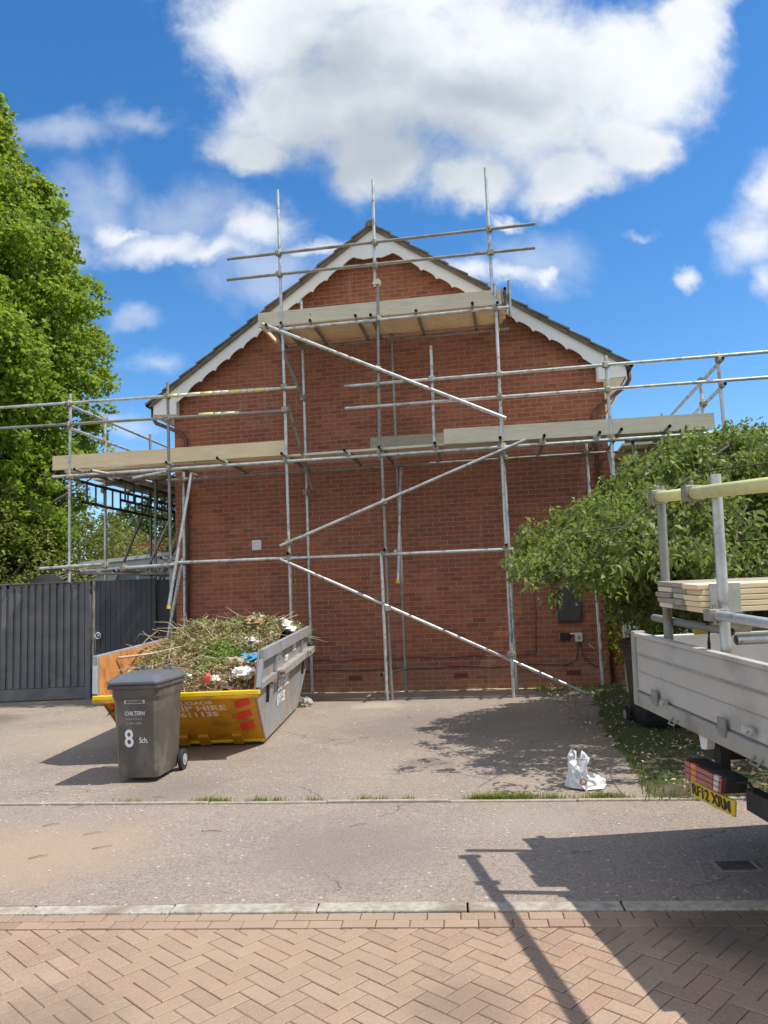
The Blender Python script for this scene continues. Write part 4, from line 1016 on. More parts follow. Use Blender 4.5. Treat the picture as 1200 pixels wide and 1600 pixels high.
# distinct sticks and rubbish on the heap
def px_heap(px, py, dd):
    r = ray(px, py); return CAM+r*(dd/r[1])
def stick(label, pts, r, m='twig'):
    b = MB(); P = [px_heap(*p) for p in pts]
    # smooth
    Q = []
    for i in range(len(P)-1):
        for k in range(5): f = k/5; Q.append(P[i]*(1-f)+P[i+1]*f)
    Q.append(P[-1])
    for i in range(1, len(Q)-1): Q[i] = (Q[i-1]+Q[i]*2+Q[i+1])/4
    b.path(Q, [r*(1-.6*i/len(Q)) for i in range(len(Q))], 7); tag(b.build('branch', M[m], smooth=True), label, 'branch', 'cut branches on the skip load')
stick('long pale straight branch lying across the left of the skip load', [(184, 1028, 8.2), (240, 1021, 8.5), (292, 1008, 9.0)], .014)
stick('pale branch arching up and over the middle of the skip load', [(291, 1030, 8.7), (289, 1008, 9.1), (300, 985, 9.7), (325, 962, 10.2)], .012)
stick('bent grey twig curling above the left rim of the skip', [(215, 1020, 8.6), (228, 1000, 8.9), (246, 986, 9.3), (250, 992, 9.4)], .009, 'twigdark')
stick('thin twig sticking up at the back left of the skip load', [(296, 993, 10.2), (292, 970, 10.4), (290, 958, 10.5)], .007, 'twigdark')
stick('thin curling twig reaching left beyond the skip against the dark gate', [(262, 1000, 9.2), (235, 994, 9.2), (218, 990, 9.1), (210, 1003, 9.1)], .007, 'twigdark')
stick('thin pale twig with raised tip in front of the dark gate', [(280, 985, 10), (262, 972, 10), (240, 972, 10)], .006)
stick('upright dry stem at the back right of the skip load', [(446, 1000, 10.6), (447, 985, 10.6), (444, 976, 10.6)], .008)
def crumple(name, label, cat, c, r, m, sx=1., sy=1., sz=.6, seed=1, group=None):
    rnd = np.random.default_rng(seed); b = MB(); n, k = 14, 9
    for j in range(k+1):
        ph = math.pi*j/k
        for i in range(n):
            th = 2*math.pi*i/n; q = r*(1+.45*rnd.uniform(-1, 1)*(0 < j < k))
            b.v.append((c[0]+q*sx*math.sin(ph)*math.cos(th), c[1]+q*sy*math.sin(ph)*math.sin(th), c[2]+q*sz*math.cos(ph)))
    for j in range(k):
        for i in range(n): b.f.append((j*n+i, j*n+(i+1) % n, (j+1)*n+(i+1) % n, (j+1)*n+i)); b.m.append(0)
    return tag(b.build(name, m), label, cat, group)
crumple('plastic_sheet', 'large crumpled white plastic sheet at the back right of the skip', 'plastic sheet', SK(.58, 1.75, heap(.58, 1.75)+.04), .23, M['plastic'], .85, 2.0, .38, 3)
crumple('plastic_sheet', 'thin streaked white plastic wrap near the top of the skip load', 'plastic sheet', SK(.28, 2.1, heap(.28, 2.1)+.05), .13, mat('thin_wrap', (.62, .62, .58), .5, var=.2, vs=20), 1.4, 1.2, .45, 4)
crumple('blue_bag', 'small bright blue plastic bag near the right side of the skip', 'bag', SK(.58, -.05, heap(.58, -.05)+.07), .085, M['blue'], 1.3, 1.2, .65, 5)
crumple('plastic_bag', 'crumpled white plastic bag in the front right corner of the skip', 'bag', SK(.60, -.50, heap(.60, -.50)+.05), .095, M['plastic'], 1.1, 1., .6, 6)
crumple('plastic_bag', 'small white crumpled scrap at the front middle of the skip load', 'bag', SK(-.02, -.45, heap(-.02, -.45)+.03), .06, M['plastic'], 1.2, 1., .5, 8)
crumple('plastic_bag', 'grey white scrap of plastic below the thin wrap on the right of the load', 'bag', SK(.48, .55, heap(.48, .55)+.03), .085, mat('dirty_plastic', (.52, .50, .50), .5, var=.3, vs=20), 1.2, 1.5, .5, 12)
crumple('plastic_bag', 'dirty white plastic scrap inside the front left corner of the skip', 'bag', SK(-.63, -.5, heap(-.63, -.5)+.06), .09, mat('dirty_plastic', (.55, .50, .44), .6, var=.3, vs=20), .7, 1., .8, 9)
crumple('red_wrapper', 'small red wrapper by the front rim of the skip', 'wrapper', SK(.27, -.62, heap(.27, -.62)+.05), .045, M['pinkish'], 1., .8, .8, 10)
crumple('white_cup', 'small white scrap beside the red wrapper in the skip', 'scrap', SK(.34, -.62, heap(.34, -.62)+.04), .04, M['plastic'], 1.2, .8, .7, 11)
b = MB(); b.tube(SK(.40, -.35, heap(.40, -.35)+.04), SK(.60, .0, heap(.60, .0)+.03), .045, 12, True); tag(b.build('log', M['twig'], smooth=False, bevel=.004), 'short cut log lying below the blue bag in the skip', 'log')
crumple('cardboard', 'brown crumpled cardboard beside the white sheet in the skip', 'cardboard', SK(.42, 1.15, heap(.42, 1.15)+.05), .10, mat('cardboard', (.40, .26, .15), .85, var=.2), 1., 1.4, .7, 14)
# weed at the foot of the rear of the skip
crumple('rubble_lump', 'small pale lump of rubble on the drive behind the skip', 'rubble', ground(475, 1104)+ZV*.05, .10, mat('rubble', (.35, .36, .30), .9, var=.4, vs=20), 1., 1., .7, 15)

# ================================================================ WHEELIE BINS
def wheelie(label, m_body, m_lid, H=.93, group='wheelie bins'):
    t = thing('wheelie_bin', (0, 0, 0), label, 'bin', group)
    wb, db, wt, dt = .215, .25, .262, .34
    hb = H-.085
    b = MB()
    def ring(w, y0, y1, z, c): return [(-w+c, y0, z), (w-c, y0, z), (w, y0+c, z), (w, y1-c, z), (w-c, y1, z), (-w+c, y1, z), (-w, y1-c, z), (-w, y0+c, z)]
    R = [ring(wb, -db, db, .04, .03), ring(wb+.012, -db-.02, db+.02, .10, .035), ring(wt-.012, -dt+.02, dt-.03, hb-.14, .045), ring(wt, -dt, dt-.02, hb-.10, .045), ring(wt+.003, -dt-.004, dt-.02, hb, .045)]
    for r in R: b.v += r
    for j in range(len(R)-1):
        for i in range(8): b.f.append((j*8+i, j*8+(i+1) % 8, (j+1)*8+(i+1) % 8, (j+1)*8+i)); b.m.append(0)
    b.f.append(tuple(range(8))[::-1]); b.m.append(0); b.f.append(tuple(range(32, 40))); b.m.append(0)
    body = b.build('body', m_body, t, bevel=.006)
    b = MB()
    for sx in (-.7, -.35, .35, .7):                                # faint vertical ribs on the front
        pass
    b.par((-wt-.022, -dt-.024, hb-.03), (2*wt+.044, 0, 0), (0, 2*dt+.01, 0), (0, 0, .035)); b.build('rim', m_body, body, bevel=.008)
    b = MB(); n = 10
    w, d0, d1 = wt+.032, -dt-.045, dt+.03
    L = [ring(w, d0, d1, hb+.008, .04), ring(w+.004, d0-.004, d1, hb+.035, .045), ring(w-.02, d0+.03, d1-.02, hb+.052, .05), ring(w-.05, d0+.10, d1-.04, hb+.085, .06), ring(w-.12, d0+.22, d1-.10, hb+.092, .05)]
    for r in L: b.v += r
    for j in range(len(L)-1):
        for i in range(8): b.f.append((j*8+i, j*8+(i+1) % 8, (j+1)*8+(i+1) % 8, (j+1)*8+i)); b.m.append(0)
    b.f.append(tuple(range(8))[::-1]); b.m.append(0); b.f.append(tuple(range(32, 40))); b.m.append(0)
    lid = b.build('lid', m_lid, t, bevel=.008)
    b = MB()
    for sx in (-1, 1): b.path([(sx*.12, d1-.22, hb+.09), (sx*.12, d1-.18, hb+.125), (sx*.19, d1-.18, hb+.125), (sx*.19, d1-.22, hb+.09)], .012, 8)
    b.build('lid_grip', m_lid, lid, smooth=True)
    b = MB(); b.path([(-.21, dt+.06, hb-.02), (.21, dt+.06, hb-.02)], .018, 10)
    for sx in (-.21, 0, .21): b.par((sx-.012, dt-.03, hb-.07), (.024, 0, 0), (0, .10, 0), (0, 0, .05))
    b.build('handle', m_body, t, bevel=.004)
    b = MB(); b.tube((-.27, db+.015, .095), (.27, db+.015, .095), .011, 8, True); b.build('axle', M['galv_dull'], t)
    for sx in (-1, 1):
        b = MB(); b.disc((sx*.265, db+.015, .095), (1, 0, 0), .095, .045, 28); wl = b.build('wheel', M['rubber'], t, bevel=.008)
        b = MB(); b.disc((sx*.289, db+.015, .095), (1, 0, 0), .052, .008, 20); b.disc((sx*.294, db+.015, .095), (1, 0, 0), .020, .012, 12); b.build('hub', M['hub'], wl)
    return t, (wb, db, wt, dt, hb)
bin1, (wb, db, wt, dt, hb) = wheelie('grey wheelie bin marked with a white number 8 in front of the skip', M['bin'], M['binlid'])
fy = lambda z: -db-.02-(dt-.02-db-.02)*(z-.10)/(hb-.14-.10)
upv = np.array([0, fy(1)-fy(0), 1.])
def btext(s, size, z, x, m, **k): text('lettering', s, size, m, (x, fy(z)-.002, z), (1, 0, 0), upv, bin1, **k)
b = MB(); zc = .70
b.prism([(-.115, fy(.685)-.001, .685), (.115, fy(.685)-.001, .685), (.115, fy(.72)-.001, .72), (-.115, fy(.72)-.001, .72)], (0, -.004, 0)); b.build('name_strip', M['faded'], bin1)
text('lettering', 'SSI SCHAEFER', .030, M['bin'], (0, fy(.692)-.007, .692), (1, 0, 0), upv, bin1, align='CENTER', bold=.03)
btext('CHILTERN', .050, .585, -.003, M['sticker'], align='CENTER', xs=.95)
btext('District Council', .028, .545, -.01, M['faded'], align='CENTER')
btext('01494 729000', .028, .505, -.01, M['faded'], align='CENTER')
btext('8', .21, .315, -.125, M['sticker'], bold=.016, xs=.95)
btext('Sch.', .066, .345, .035, M['sticker'], xs=.9, bold=.005)
bin1.location = (-2.20, 7.10, 0); bin1.rotation_euler = (0, 0, R_(-6)); bin1.scale = (.82, .94, .99)
bin2, _ = wheelie('black wheelie bin standing on the verge behind the truck tailboard', M['binblack'], M['binblack'])
bin2.location = (2.84, 8.42, .02); bin2.rotation_euler = (0, 0, R_(-4))

# ================================================================ LITTER BAG, DRAIN
lb = ground(916, 1232)
def litter():
    t = thing('litter_bag', lb, 'half empty white plastic sack slumped on the drive near the pavement edge', 'sack')
    s = 1/1200*6.15
    out_ = [(-27, 2), (-22, 13), (-24, 24), (-20, 32), (-20, 44), (-22, 50), (-14, 58), (-8, 54), (4, 54), (6, 44), (5, 30), (11, 24), (18, 20), (28, 14), (31, 4), (20, 0), (0, -1), (-15, 0)]
    rnd = np.random.default_rng(2); b = MB(); rings = 7; n = len(out_)
    c = np.array([-4., 20.])
    for j in range(rings):
        f = -1+2*j/(rings-1); sc = (1-abs(f)**2.2)**.5*.94+.04
        for k, (x, z) in enumerate(out_):
            xx = c[0]+(x-c[0])*sc; zz = z*(.25+.75*sc) if z > 3 else max(0, z)
            th = .17*(1-min(1, zz/70)*.75)
            b.v.append((lb[0]+xx*s+rnd.uniform(-1, 1)*.016, lb[1]+.08+f*th+rnd.uniform(-1, 1)*.022, max(.006, zz*s*.74+rnd.uniform(-1, 1)*.018)))
    for j in range(rings-1):
        for k in range(n): b.f.append((j*n+k, j*n+(k+1) % n, (j+1)*n+(k+1) % n, (j+1)*n+k)); b.m.append(0)
    b.f.append(tuple(range(n))); b.m.append(0); b.f.append(tuple(range((rings-1)*n, rings*n))[::-1]); b.m.append(0)
    o = b.build('sack', M['sack'], t)
    def fl(pts, nm):                                           # loose crumpled flaps at the open neck
        q = MB(); P_ = [np.array((lb[0]+x*s, lb[1]+.08+y, z*s)) for x, y, z in pts]; c_ = sum(P_)/len(P_)+np.array([0, -.02, .01])
        for i in range(len(P_)): q.quad(P_[i], P_[(i+1) % len(P_)], c_)
        q.build(nm, M['sack'], t)
    fl([(-20, -.03, 36), (-24, -.05, 46), (-15, .0, 55), (-6, .03, 50), (-9, -.02, 38)], 'flap'); fl([(-4, -.02, 38), (0, .0, 52), (9, .04, 46), (14, .03, 38), (6, -.02, 29)], 'flap')
    fl([(10, -.09, 1), (30, -.06, 3), (33, -.02, 10), (20, -.03, 17), (8, -.05, 12)], 'flap')
    b = MB(); q = lb+np.array([-.045, -.105, .075])
    for k in range(14):
        a0, a1 = 2*math.pi*k/14, 2*math.pi*(k+1)/14
        b.tube(q+np.array([math.cos(a0), 0, math.sin(a0)])*.022, q+np.array([math.cos(a1), 0, math.sin(a1)])*.022, .007, 5, True)
    b.build('printed_ring', mat('faded_red_print', (.45, .16, .13), .6), t)
litter()
dc = ground(1148, 1353); b = MB(); b.par(dc+np.array([-.09, -.06, -.004]), (.18, -.01, 0), (.01, .13, 0), ZV*.010)
dr = thing('drain_cover', dc, 'small square iron cover set in the pavement in the shade of the truck', 'drain cover'); b.build('plate', M['iron'], dr, bevel=.002)
b = MB(); b.par(dc+np.array([-.11, -.08, -.006]), (.22, -.012, 0), (.012, .17, 0), ZV*.008); b.build('surround', M['concrete'], dr)

# ================================================================ TRUCK
DT = 4.74
r = ray(1005, 1100); TO = CAM+r*(DT/r[1])
ta = np.array([-.07, .995, .055]); ta /= np.linalg.norm(ta); tb_ = np.array([.9975, .07, 0]); tb_ /= np.linalg.norm(tb_); tw = np.cross(tb_, ta)
def TR(u, v, w): return TO-ta*u+tb_*v+tw*w                      # u towards camera along the tail, v forward along truck, w up
def TP(px, py, v=0.):
    d = ray(px, py); O = TO+tb_*v; k = ((O-CAM)@tb_)/(d@tb_); P = CAM+d*k-TO; return (-(P@ta), P@tw)
truck = thing('flatbed_truck', TR(1.05, 2.2, -TO[2]), 'grey aluminium dropside flatbed truck parked half across the pavement, its tail towards the drive', 'truck')
TWd = 2.12; TL = 4.3
def tbox(name, u0, u1, v0, v1, w0, w1, m, parent=truck, bev=.006):
    b = MB(); b.par(TR(u0, v0, w0), -ta*(u1-u0), tb_*(v1-v0), tw*(w1-w0)); return b.build(name, M[m] if isinstance(m, str) else m, parent, bevel=bev)
hp = TP(1005, 995)[1]; hs_ = TP(1005, 1078)[1]
tail = tbox('tailboard', 0, TWd, -.03, .0, hs_, hp, 'alu')
tbox('plank_groove', .04, TWd-.04, -.037, -.031, hs_+(hp-hs_)*.66, hs_+(hp-hs_)*.70, 'alu_dark', tail)
tbox('plank_groove', .04, TWd-.04, -.034, -.0305, hs_+(hp-hs_)*.36, hs_+(hp-hs_)*.375, 'alu_dark', tail)
tbox('top_rail', 0, TWd, -.042, .012, hp, hp+.022, 'alu', tail)
tbox('end_post', -.03, .02, -.045, .03, hs_-.02, hp+.03, 'alu_dark')
tbox('end_post', TWd-.02, TWd+.03, -.045, .03, hs_-.02, hp+.03, 'alu_dark')
tbox('rear_sill', -.02, TWd+.02, -.05, .08, 0.0, hs_-.006, 'alu_dark')
tbox('deck', 0, TWd, .08, TL, hs_-.06, hs_-.012, mat('deck_ply', (.16, .13, .10), .8, var=.2))
s1_ = tbox('dropside', -.005, .03, .04, TL, hs_, hp, mat('white_dropside', (.70, .70, .69), .5, var=.06)); tbox('dropside', TWd-.03, TWd, .04, TL, hs_, hp, 'alu')
tbox('headboard', 0, TWd, TL, TL+.05, hs_, hp+.75, 'alu')
for u in (.62, TWd-.62): tbox('chassis_rail', u-.04, u+.04, .1, TL+2.2, hs_-.26, hs_-.07, 'chassis')
for v in (.3, 1.4, 2.6, 3.8): tbox('cross_member', 0.05, TWd-.05, v, v+.06, hs_-.12, hs_-.062, 'chassis')
# cab beyond the picture
cabm = mat('white_cab_paint', (.75, .75, .75), .3, coat=.5)
b = MB(); prof = [(TL+.12, -.35), (TL+2.3, -.35), (TL+2.35, .25), (TL+1.75, .45), (TL+1.3, 1.25), (TL+.25, 1.3), (TL+.12, 1.1)]
b.prism([TR(0.05, v, w) for v, w in prof], -ta*(TWd-.1)); cab = b.build('cab', cabm, truck, bevel=.03)
b = MB(); b.prism([TR(.03, v, w) for v, w in ((TL+.5, .5), (TL+1.6, .5), (TL+1.22, 1.15), (TL+.5, 1.15))], -ta*(TWd-.06)); b.build('side_window', mat('cab_glass', (.03, .035, .04), .1), cab)
# wheels
wr = .34
for v in (1.12, TL+1.2):
    for u in (.20, TWd-.20):
        zc = (TR(u, v, 0)[2]-wr-(.0 if u > 1 else .05)); c_ = TR(u, v, -zc)
        b = MB(); b.disc(c_, ta, wr, .22, 32); wh = b.build('wheel', M['rubber'], truck, bevel=.02)
        b = MB(); b.disc(c_-ta*.115 if u > 1 else c_+ta*.115, ta, .19, .02, 24); b.build('rim', M['hub'], wh)
tbox('mudguard', .0, .36, .72, 1.55, -.18, -.15, 'chassis'); tbox('mudguard', TWd-.36, TWd, .72, 1.55, -.18, -.15, 'chassis')
tbox('axle', .3, TWd-.3, 1.08, 1.16, -.52, -.44, 'chassis')
# bracket leg and underrun frame, lamp and plate
q0 = TP(1100, 1150, -.01)
b = MB(); pA = [TP(1093, 1138, 0), TP(1110, 1146, 0), TP(1107, 1171, 0), TP(1099, 1170, 0)]
b.prism([TR(u, -.01, w) for u, w in pA], tb_*.04); b.build('bracket', M['white'], truck)
pl_ = [TP(1079, 1218, -.02), TP(1148, 1252, -.02), TP(1147, 1277, -.02), TP(1079, 1243, -.02)]
PU0, PW = np.mean([pl_[0][0], pl_[3][0]]), np.mean([q[1] for q in pl_]); PU1 = np.mean([pl_[1][0], pl_[2][0]])
plh = np.mean([pl_[0][1]-pl_[3][1], pl_[1][1]-pl_[2][1]])
w_at = lambda u: None
P0, P1, P2, P3 = [TR(u, -.02, w) for u, w in pl_]
b = MB(); b.prism([P0, P1, P2, P3], tb_*.012); plate = b.build('number_plate', M['plate'], truck, bevel=.003)
xd = (P1-P0+P2-P3)/2; ydir = (P0-P3+P1-P2)/2; Lp = np.linalg.norm(xd); Hp = np.linalg.norm(ydir)
text('lettering', 'RF12 XRM', Hp*.92, M['platetxt'], (P0+P1+P2+P3)/4-tb_*.003-ydir*.30, xd, ydir-xd*(xd@ydir)/Lp**2, plate, align='CENTER', bold=.008, xs=Lp*.90/(Hp*.92*4.5))
lm = [TP(1069, 1187, -.06), TP(1127, 1216, -.06), TP(1125, 1240, -.06), TP(1070, 1214, -.06)]
LA, LB, LC, LD = [TR(u, -.06, w) for u, w in lm]
def lq(f0, f1): return [LA+(LB-LA)*f0, LA+(LB-LA)*f1, LD+(LC-LD)*f1, LD+(LC-LD)*f0]
b = MB(); b.prism([q+tb_*.012 for q in lq(-.02, 1.05)], tb_*.11); lamp = b.build('tail_lamp', M['chassis'], truck, bevel=.004)
for f0, f1, m in ((0, .17, 'lamp_red'), (.17, .34, 'lamp_orange'), (.34, .80, 'lamp_red'), (.80, .94, 'lamp_white'), (.94, 1.02, 'lamp_red')):
    b = MB(); b.prism(lq(f0+.005, f1-.005), tb_*.02)
    b.build('lens', M[m], lamp, bevel=.003)
b = MB()
for g in (.33, .66):
    q = [LA+(LD-LA)*g-tb_*.002, LB+(LC-LB)*g-tb_*.002]; b.tube(q[0], q[1], .0012, 6, True)
b.build('lens_ridge', M['chassis'], lamp)
# underrun bar carrying lamp & plate
lw = np.mean([q[1] for q in lm])
ub = MB(); ub.par(TR(lm[1][0]+.04, .03, lw-.09), -ta*(TWd-.1-lm[1][0]), tb_*.06, tw*.10); ub.build('underrun_bar', M['chassis'], truck, bevel=.005)
ub = MB(); ub.par(TR(lm[0][0]+.1, .06, lw), -ta*.05, tb_*.05, tw*(hs_-.06-lw)); ub.build('bar_hanger', M['chassis'], truck)
ub = MB(); ub.par(TR(1.5, .06, lw-.05), -ta*.05, tb_*.05, tw*(hs_-.06-lw+.05)); ub.build('bar_hanger', M['chassis'], truck)
b = MB(); b.path([TR(lm[1][0]+.02, .0, lw+.03), TR(lm[1][0]+.10, .02, lw+.05), TR(lm[1][0]+.13, .05, lw-.05), TR(lm[1][0]+.2, .1, lw+.1)], .008, 6); b.build('wire', M['black'], truck)
for px in (1095, 1190):
    pass
for (px, py) in ((1040, 1098), (1172, 1140)):
    u, w = TP(px, py, -.05); b = MB(); b.par(TR(u-.05, -.062, w-.02), -ta*.08, tb_*.015, tw*.03); b.disc(TR(u, -.065, w), tb_, .016, .02, 8); b.build('latch', M['galv'], truck)
for u in (.30, 1.05, 1.80):                                    # tailboard hinges with pins
    b = MB(); b.par(TR(u-.035, -.058, hs_-.035), -ta*.07, tb_*.012, tw*.085); b.tube(TR(u-.045, -.056, hs_-.004), TR(u+.045, -.056, hs_-.004), .009, 8, True)
    b.build('hinge', M['galv_dull'], tail, bevel=.002)
for u in (.55, 1.35): b = MB(); b.path([TR(u-.03, -.052, .03), TR(u-.03, -.075, .0), TR(u+.03, -.075, .0), TR(u+.03, -.052, .03)], .006, 6); b.build('rope_hook', M['galv_dull'], truck)
# rear rack posts, bar with foam
uF, wF = TP(1045, 1000, .08); uN, wN = TP(1135, 1020, .08)
wTF = TP(1042, 757, .08)[1]; wTN = TP(1131, 738, .08)[1]
for u, wt_, m in ((uF, wTF, 'galv_dull'), (uN, wTN, 'galv')):
    b = MB(); b.tube(TR(u, .08, hs_-.1), TR(u, .08, wt_), .026, 12); b.build('rack_post', M[m], truck, smooth=True)
uB0, wB0 = TP(1031, 776, .02); wB1 = TP(1200, 757, .02)[1]; uB1 = TP(1200, 757, .02)[0]
sl = (wB1-wB0)/(uB1-uB0)
bar0 = TR(uB0-.05, .02, wB0); bar1 = TR(uB0+2.2, .02, wB0+sl*2.2)
b = MB(); b.tube(bar0, bar1, .0255, 12); b.build('rack_bar', M['galv'], truck, smooth=True)
bd = (bar1-bar0)/np.linalg.norm(bar1-bar0)
b = MB(); b.tube(bar0+bd*.05, bar0+bd*.40, .032, 14, True); b.build('foam_sleeve', M['foam'], truck, smooth=True)
b = MB(); b.tube(bar0+bd*.47, bar0+bd*2.1, .033, 14, True); b.build('foam_sleeve', M['foam'], truck, smooth=True)
for q in (bar0+bd*.435, bar0+bd*.02): 
    b = MB(); b.par(q-tb_*.045-ta*.03-tw*.04, tb_*.09, ta*.06, tw*.08); b.tube(q-tw*.06, q+tw*.065, .012, 8, True); b.build('coupler', M['coupler'], truck, bevel=.01)
# cross tube under the boards and load-bed tubes
wx = TP(1060, 968, .12)[1]; u0x, w0x = TP(1022, 965, .12); u1x, w1x = TP(1122, 960, .06)
b = MB(); b.tube(TR(u0x, .12, w0x), TR(u1x, .12, w0x), .022, 10); b.build('support_rail', M['galv_dull'], truck, smooth=True)
c1 = TP(1120, 961, .03); c2 = TP(1200, 974, .03)
d_ = np.array(TR(c2[0], .03, c2[1]))-np.array(TR(c1[0], .03, c1[1]))
b = MB(); b.tube(TR(c1[0], .03, c1[1]), TR(c1[0], .03, c1[1])+d_*2.4, .024, 12); b.build('support_rail', M['galv'], truck, smooth=True)
b = MB(); q = TR(c1[0]-.02, .03, c1[1]); b.par(q-tb_*.04-ta*.03-tw*.03, tb_*.08, ta*.07, tw*.06); b.tube(q-tw*.05, q+tw*.05, .011, 8, True); b.build('coupler', M['coupler'], truck, bevel=.01)
# front rack posts further along the bed
for u in (uF, TWd-.25): b = MB(); b.tube(TR(u, TL-.1, hs_-.1), TR(u, TL-.1, wTF), .026, 12); b.build('rack_post', M['galv_dull'], truck, smooth=True)
# stack of boards lying along the truck
us0, ws0 = TP(1021, 909, .0); us1, ws1 = TP(1090, 913, .0); wsb = TP(1090, 958, 0)[1]
nb = 5; th = (ws1-wsb)/nb; wd_ = (us1-us0)/3
for j in range(nb):
    for i in range(3):
        jit = random.uniform(-.02, .03); b = MB()
        b.par(TR(us0+i*wd_+.004, .0+jit, wsb+j*th), -ta*(wd_-.005), tb_*(3.9+random.uniform(-.1, .1)), tw*(th-.0025))
        row = ['bottom', 'second lowest', 'middle', 'second highest', 'top'][j]; pos = ['far', 'centre', 'near'][i]
        tag(b.build('scaffold_board', M['board_grey' if (i < 2 and (i+j) % 3) else ('board' if i == 2 else 'board_old')], bevel=.004), f'timber scaffold board, {row} layer, {pos} column of the stack on the truck', 'board', 'scaffold boards stacked on the truck')
# banding wrap near the board ends
b = MB(); b.par(TR(us1-.004, .06, wsb-.003), -ta*.008, tb_*.16, tw*(ws1-wsb+.003)); tag(b.build('wrap_sheet', mat('pale_wrap', (.42, .42, .38), .6, var=.15, vs=20)), 'pale plastic wrap round the near side of the board stack', 'wrap')
# tubes lying in the bed
for k, (px, py, L, m1, lab) in enumerate(((1093, 983, 3.2, 'galv_dull', 'grey scaffold tube with a yellow end cap lying in the truck bed'), (1150, 1000, 3.0, 'galv', 'bare scaffold tube lying lower in the truck bed'))):
    u, w = TP(px, py, .25); w = max(w, hs_+.03) if k else w
    t_ = thing('scaffold_tube', TR(u, .25, w), lab, 'scaffold tube', 'loose tubes in the truck bed')
    b = MB(); b.tube(TR(u, .25, w), TR(u, .25+L, w), .026, 12); b.build('tube', M[m1], t_, smooth=True)
    if k == 0:
        b = MB(); b.tube(TR(u, .22, w), TR(u, .30, w), .031, 12, True); b.build('end_cap', M['yellow'], t_, smooth=True)
        b = MB(); b.tube(TR(u, .30, w), TR(u, .55, w), .029, 12, True); b.build('sleeve', M['foamw'], t_, smooth=True)
        b = MB(); b.tube(TR(u, .95, w), TR(u, 1.8, w), .030, 12, True); b.build('sleeve', M['foam'], t_, smooth=True)
b = MB(); uu, ww = TP(1105, 985, .1); b.path([TR(uu, .1, ww+.05), TR(uu-.02, .12, ww), TR(uu+.01, .1, ww-.06), TR(uu-.03, .12, hs_+.02)], .009, 6)
tag(b.build('strap', M['black']), 'black strap hanging inside the truck tailboard', 'strap')

# ================================================================ GRASS, WEEDS, BITS
def along(f, k, jit):
    return [f(random.random())+np.array([random.gauss(0, jit), random.gauss(0, jit), 0]) for _ in range(k)]
P = []
def patch(a0, a1, k, w=.035): 
    cs = [random.uniform(a0, a1) for _ in range(max(3, k//45))]
    for _ in range(k):
        a = random.choice(cs)+random.gauss(0, .05); P.append(Eg(a, .03+abs(random.gauss(0, w))))
seg = lambda px: (ground(px, 1251)-e0)@ed
patch(seg(310), seg(520), 380, .03); patch(seg(740), seg(830), 900, .05); patch(seg(830), seg(1000), 500, .04); patch(seg(520), seg(740), 160, .02); patch(seg(200), seg(310), 50, .02)
tag(grass_mesh('edge_grass', P, .042, .006, M['grass'], 1.3), 'bright grass tufts growing along the back edge of the pavement', 'grass', kind='stuff')
P = []
ys = [q[1] for q in VL]; xs = [q[0] for q in VL]
for _ in range(17000):
    y = random.uniform(5.6, 12.3); x = np.interp(y, ys, xs)-.05+abs(random.gauss(0, .9)) if random.random() < .7 else random.uniform(2.2, 7.5)
    if math.sin(x*3.1+y*2.3)+math.sin(x*1.7-y*3.7) < -.35 and random.random() < .8: continue
    P.append((x, y, .012))
tag(grass_mesh('verge_grass', P, .06, .007, M['grassdark'], .9), 'rough grass and weeds on the soil verge beside the truck', 'grass', kind='stuff')
P = [K(random.uniform(-2, 9), -.125-random.uniform(0, .02)) for _ in range(500)]
tag(grass_mesh('joint_moss', P, .014, .006, M['grassdark'], 1.), 'moss and weeds in the joint in front of the kerb', 'moss', kind='stuff')
P = [W(random.uniform(2.4, 3.9), random.uniform(.05, .6), 0) for _ in range(900)]+[W(random.uniform(-1.1, 2.6), random.uniform(.03, .12), 0) for _ in range(160)]
tag(grass_mesh('wall_weeds', P, .07, .007, M['grass'], .8), 'sunlit weeds at the foot of the brick wall', 'weeds', kind='stuff')
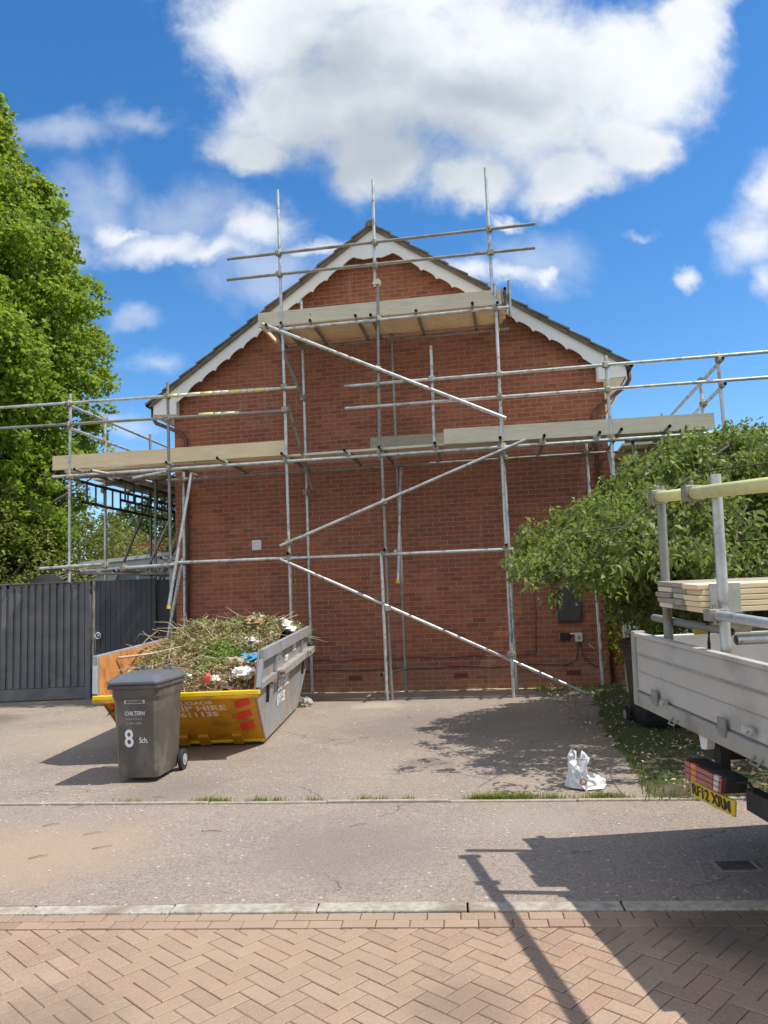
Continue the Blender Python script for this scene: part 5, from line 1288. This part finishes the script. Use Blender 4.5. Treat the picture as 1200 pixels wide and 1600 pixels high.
# strip at wall foot, its sunlit brightness painted into a pale sandy colour
b = MB(); n = 60
for i in range(n):
    a0 = -3.3+6.4*i/n; a1 = -3.3+6.4*(i+1)/n; w0 = .13+.05*math.sin(i*1.7)+.03*math.sin(i*4.1); w1 = .13+.05*math.sin((i+1)*1.7)+.03*math.sin((i+1)*4.1)
    b.quad(W(a0, 0.004, .006), W(a0, w0, .006), W(a1, w1, .006), W(a1, 0.004, .006))
tag(b.build('painted_sun_sliver', mat('sun_sliver_paint', (.70, .58, .40), .95, var=.3, vs=12, bump=.6, bs=40)), kind='structure')
# crumbs, twigs and stones scattered
P = []; b = MB()
def pebble(p, r):
    v = [(1, 0, 0), (-1, 0, 0), (0, 1, 0), (0, -1, 0), (0, 0, .7), (0, 0, -.3)]
    b.add([np.array(p)+np.array(q)*r*random.uniform(.6, 1.2) for q in v], [(0, 2, 4), (2, 1, 4), (1, 3, 4), (3, 0, 4), (2, 0, 5), (1, 2, 5), (3, 1, 5), (0, 3, 5)])
for _ in range(420): pebble((random.uniform(-5.5, 2.2), random.uniform(5.9, 12), .005), random.uniform(.004, .013))
for _ in range(110): pebble((random.uniform(-3, 2), random.uniform(4.2, 5.8), .005), random.uniform(.003, .009))
for _ in range(170): pebble((random.uniform(2.1, 5), random.uniform(5.8, 11.5), .04), random.uniform(.008, .028))
for _ in range(35): pebble(W(random.uniform(2.6, 4.2), random.uniform(.3, 1.6), .03), random.uniform(.015, .045))
tag(b.build('stone_debris', M['debris']), 'pale crumbs of stone and mortar scattered on drive and verge', 'debris', kind='stuff')
b = MB()
for (px, py) in ((160, 1325), (80, 1290), (145, 1303), (330, 1300), (60, 1340), (250, 1247), (560, 1290), (120, 1262)):
    p = ground(px, py)+ZV*.006; a = random.uniform(0, 6); d = np.array([math.cos(a), math.sin(a)*.6, 0])*.07
    b.path([p-d, p+np.array([.006, .006, .004]), p+d], [.003, .003, .0015], 5)
tag(b.build('fallen_twigs', M['twigdark']), 'thin fallen twigs lying on the pavement', 'twigs', kind='stuff')
# fallen leaves on verge
P = [np.array([random.uniform(2.0, 5.2), random.uniform(5.7, 10.5), .05]) for _ in range(1500)]
lf = leaves_mesh('fallen_leaves', P, .035, .5, M['mulch'], None, 0., 1.); tag(lf, 'dry brown fallen leaves scattered over the soil verge', 'leaves', kind='stuff')
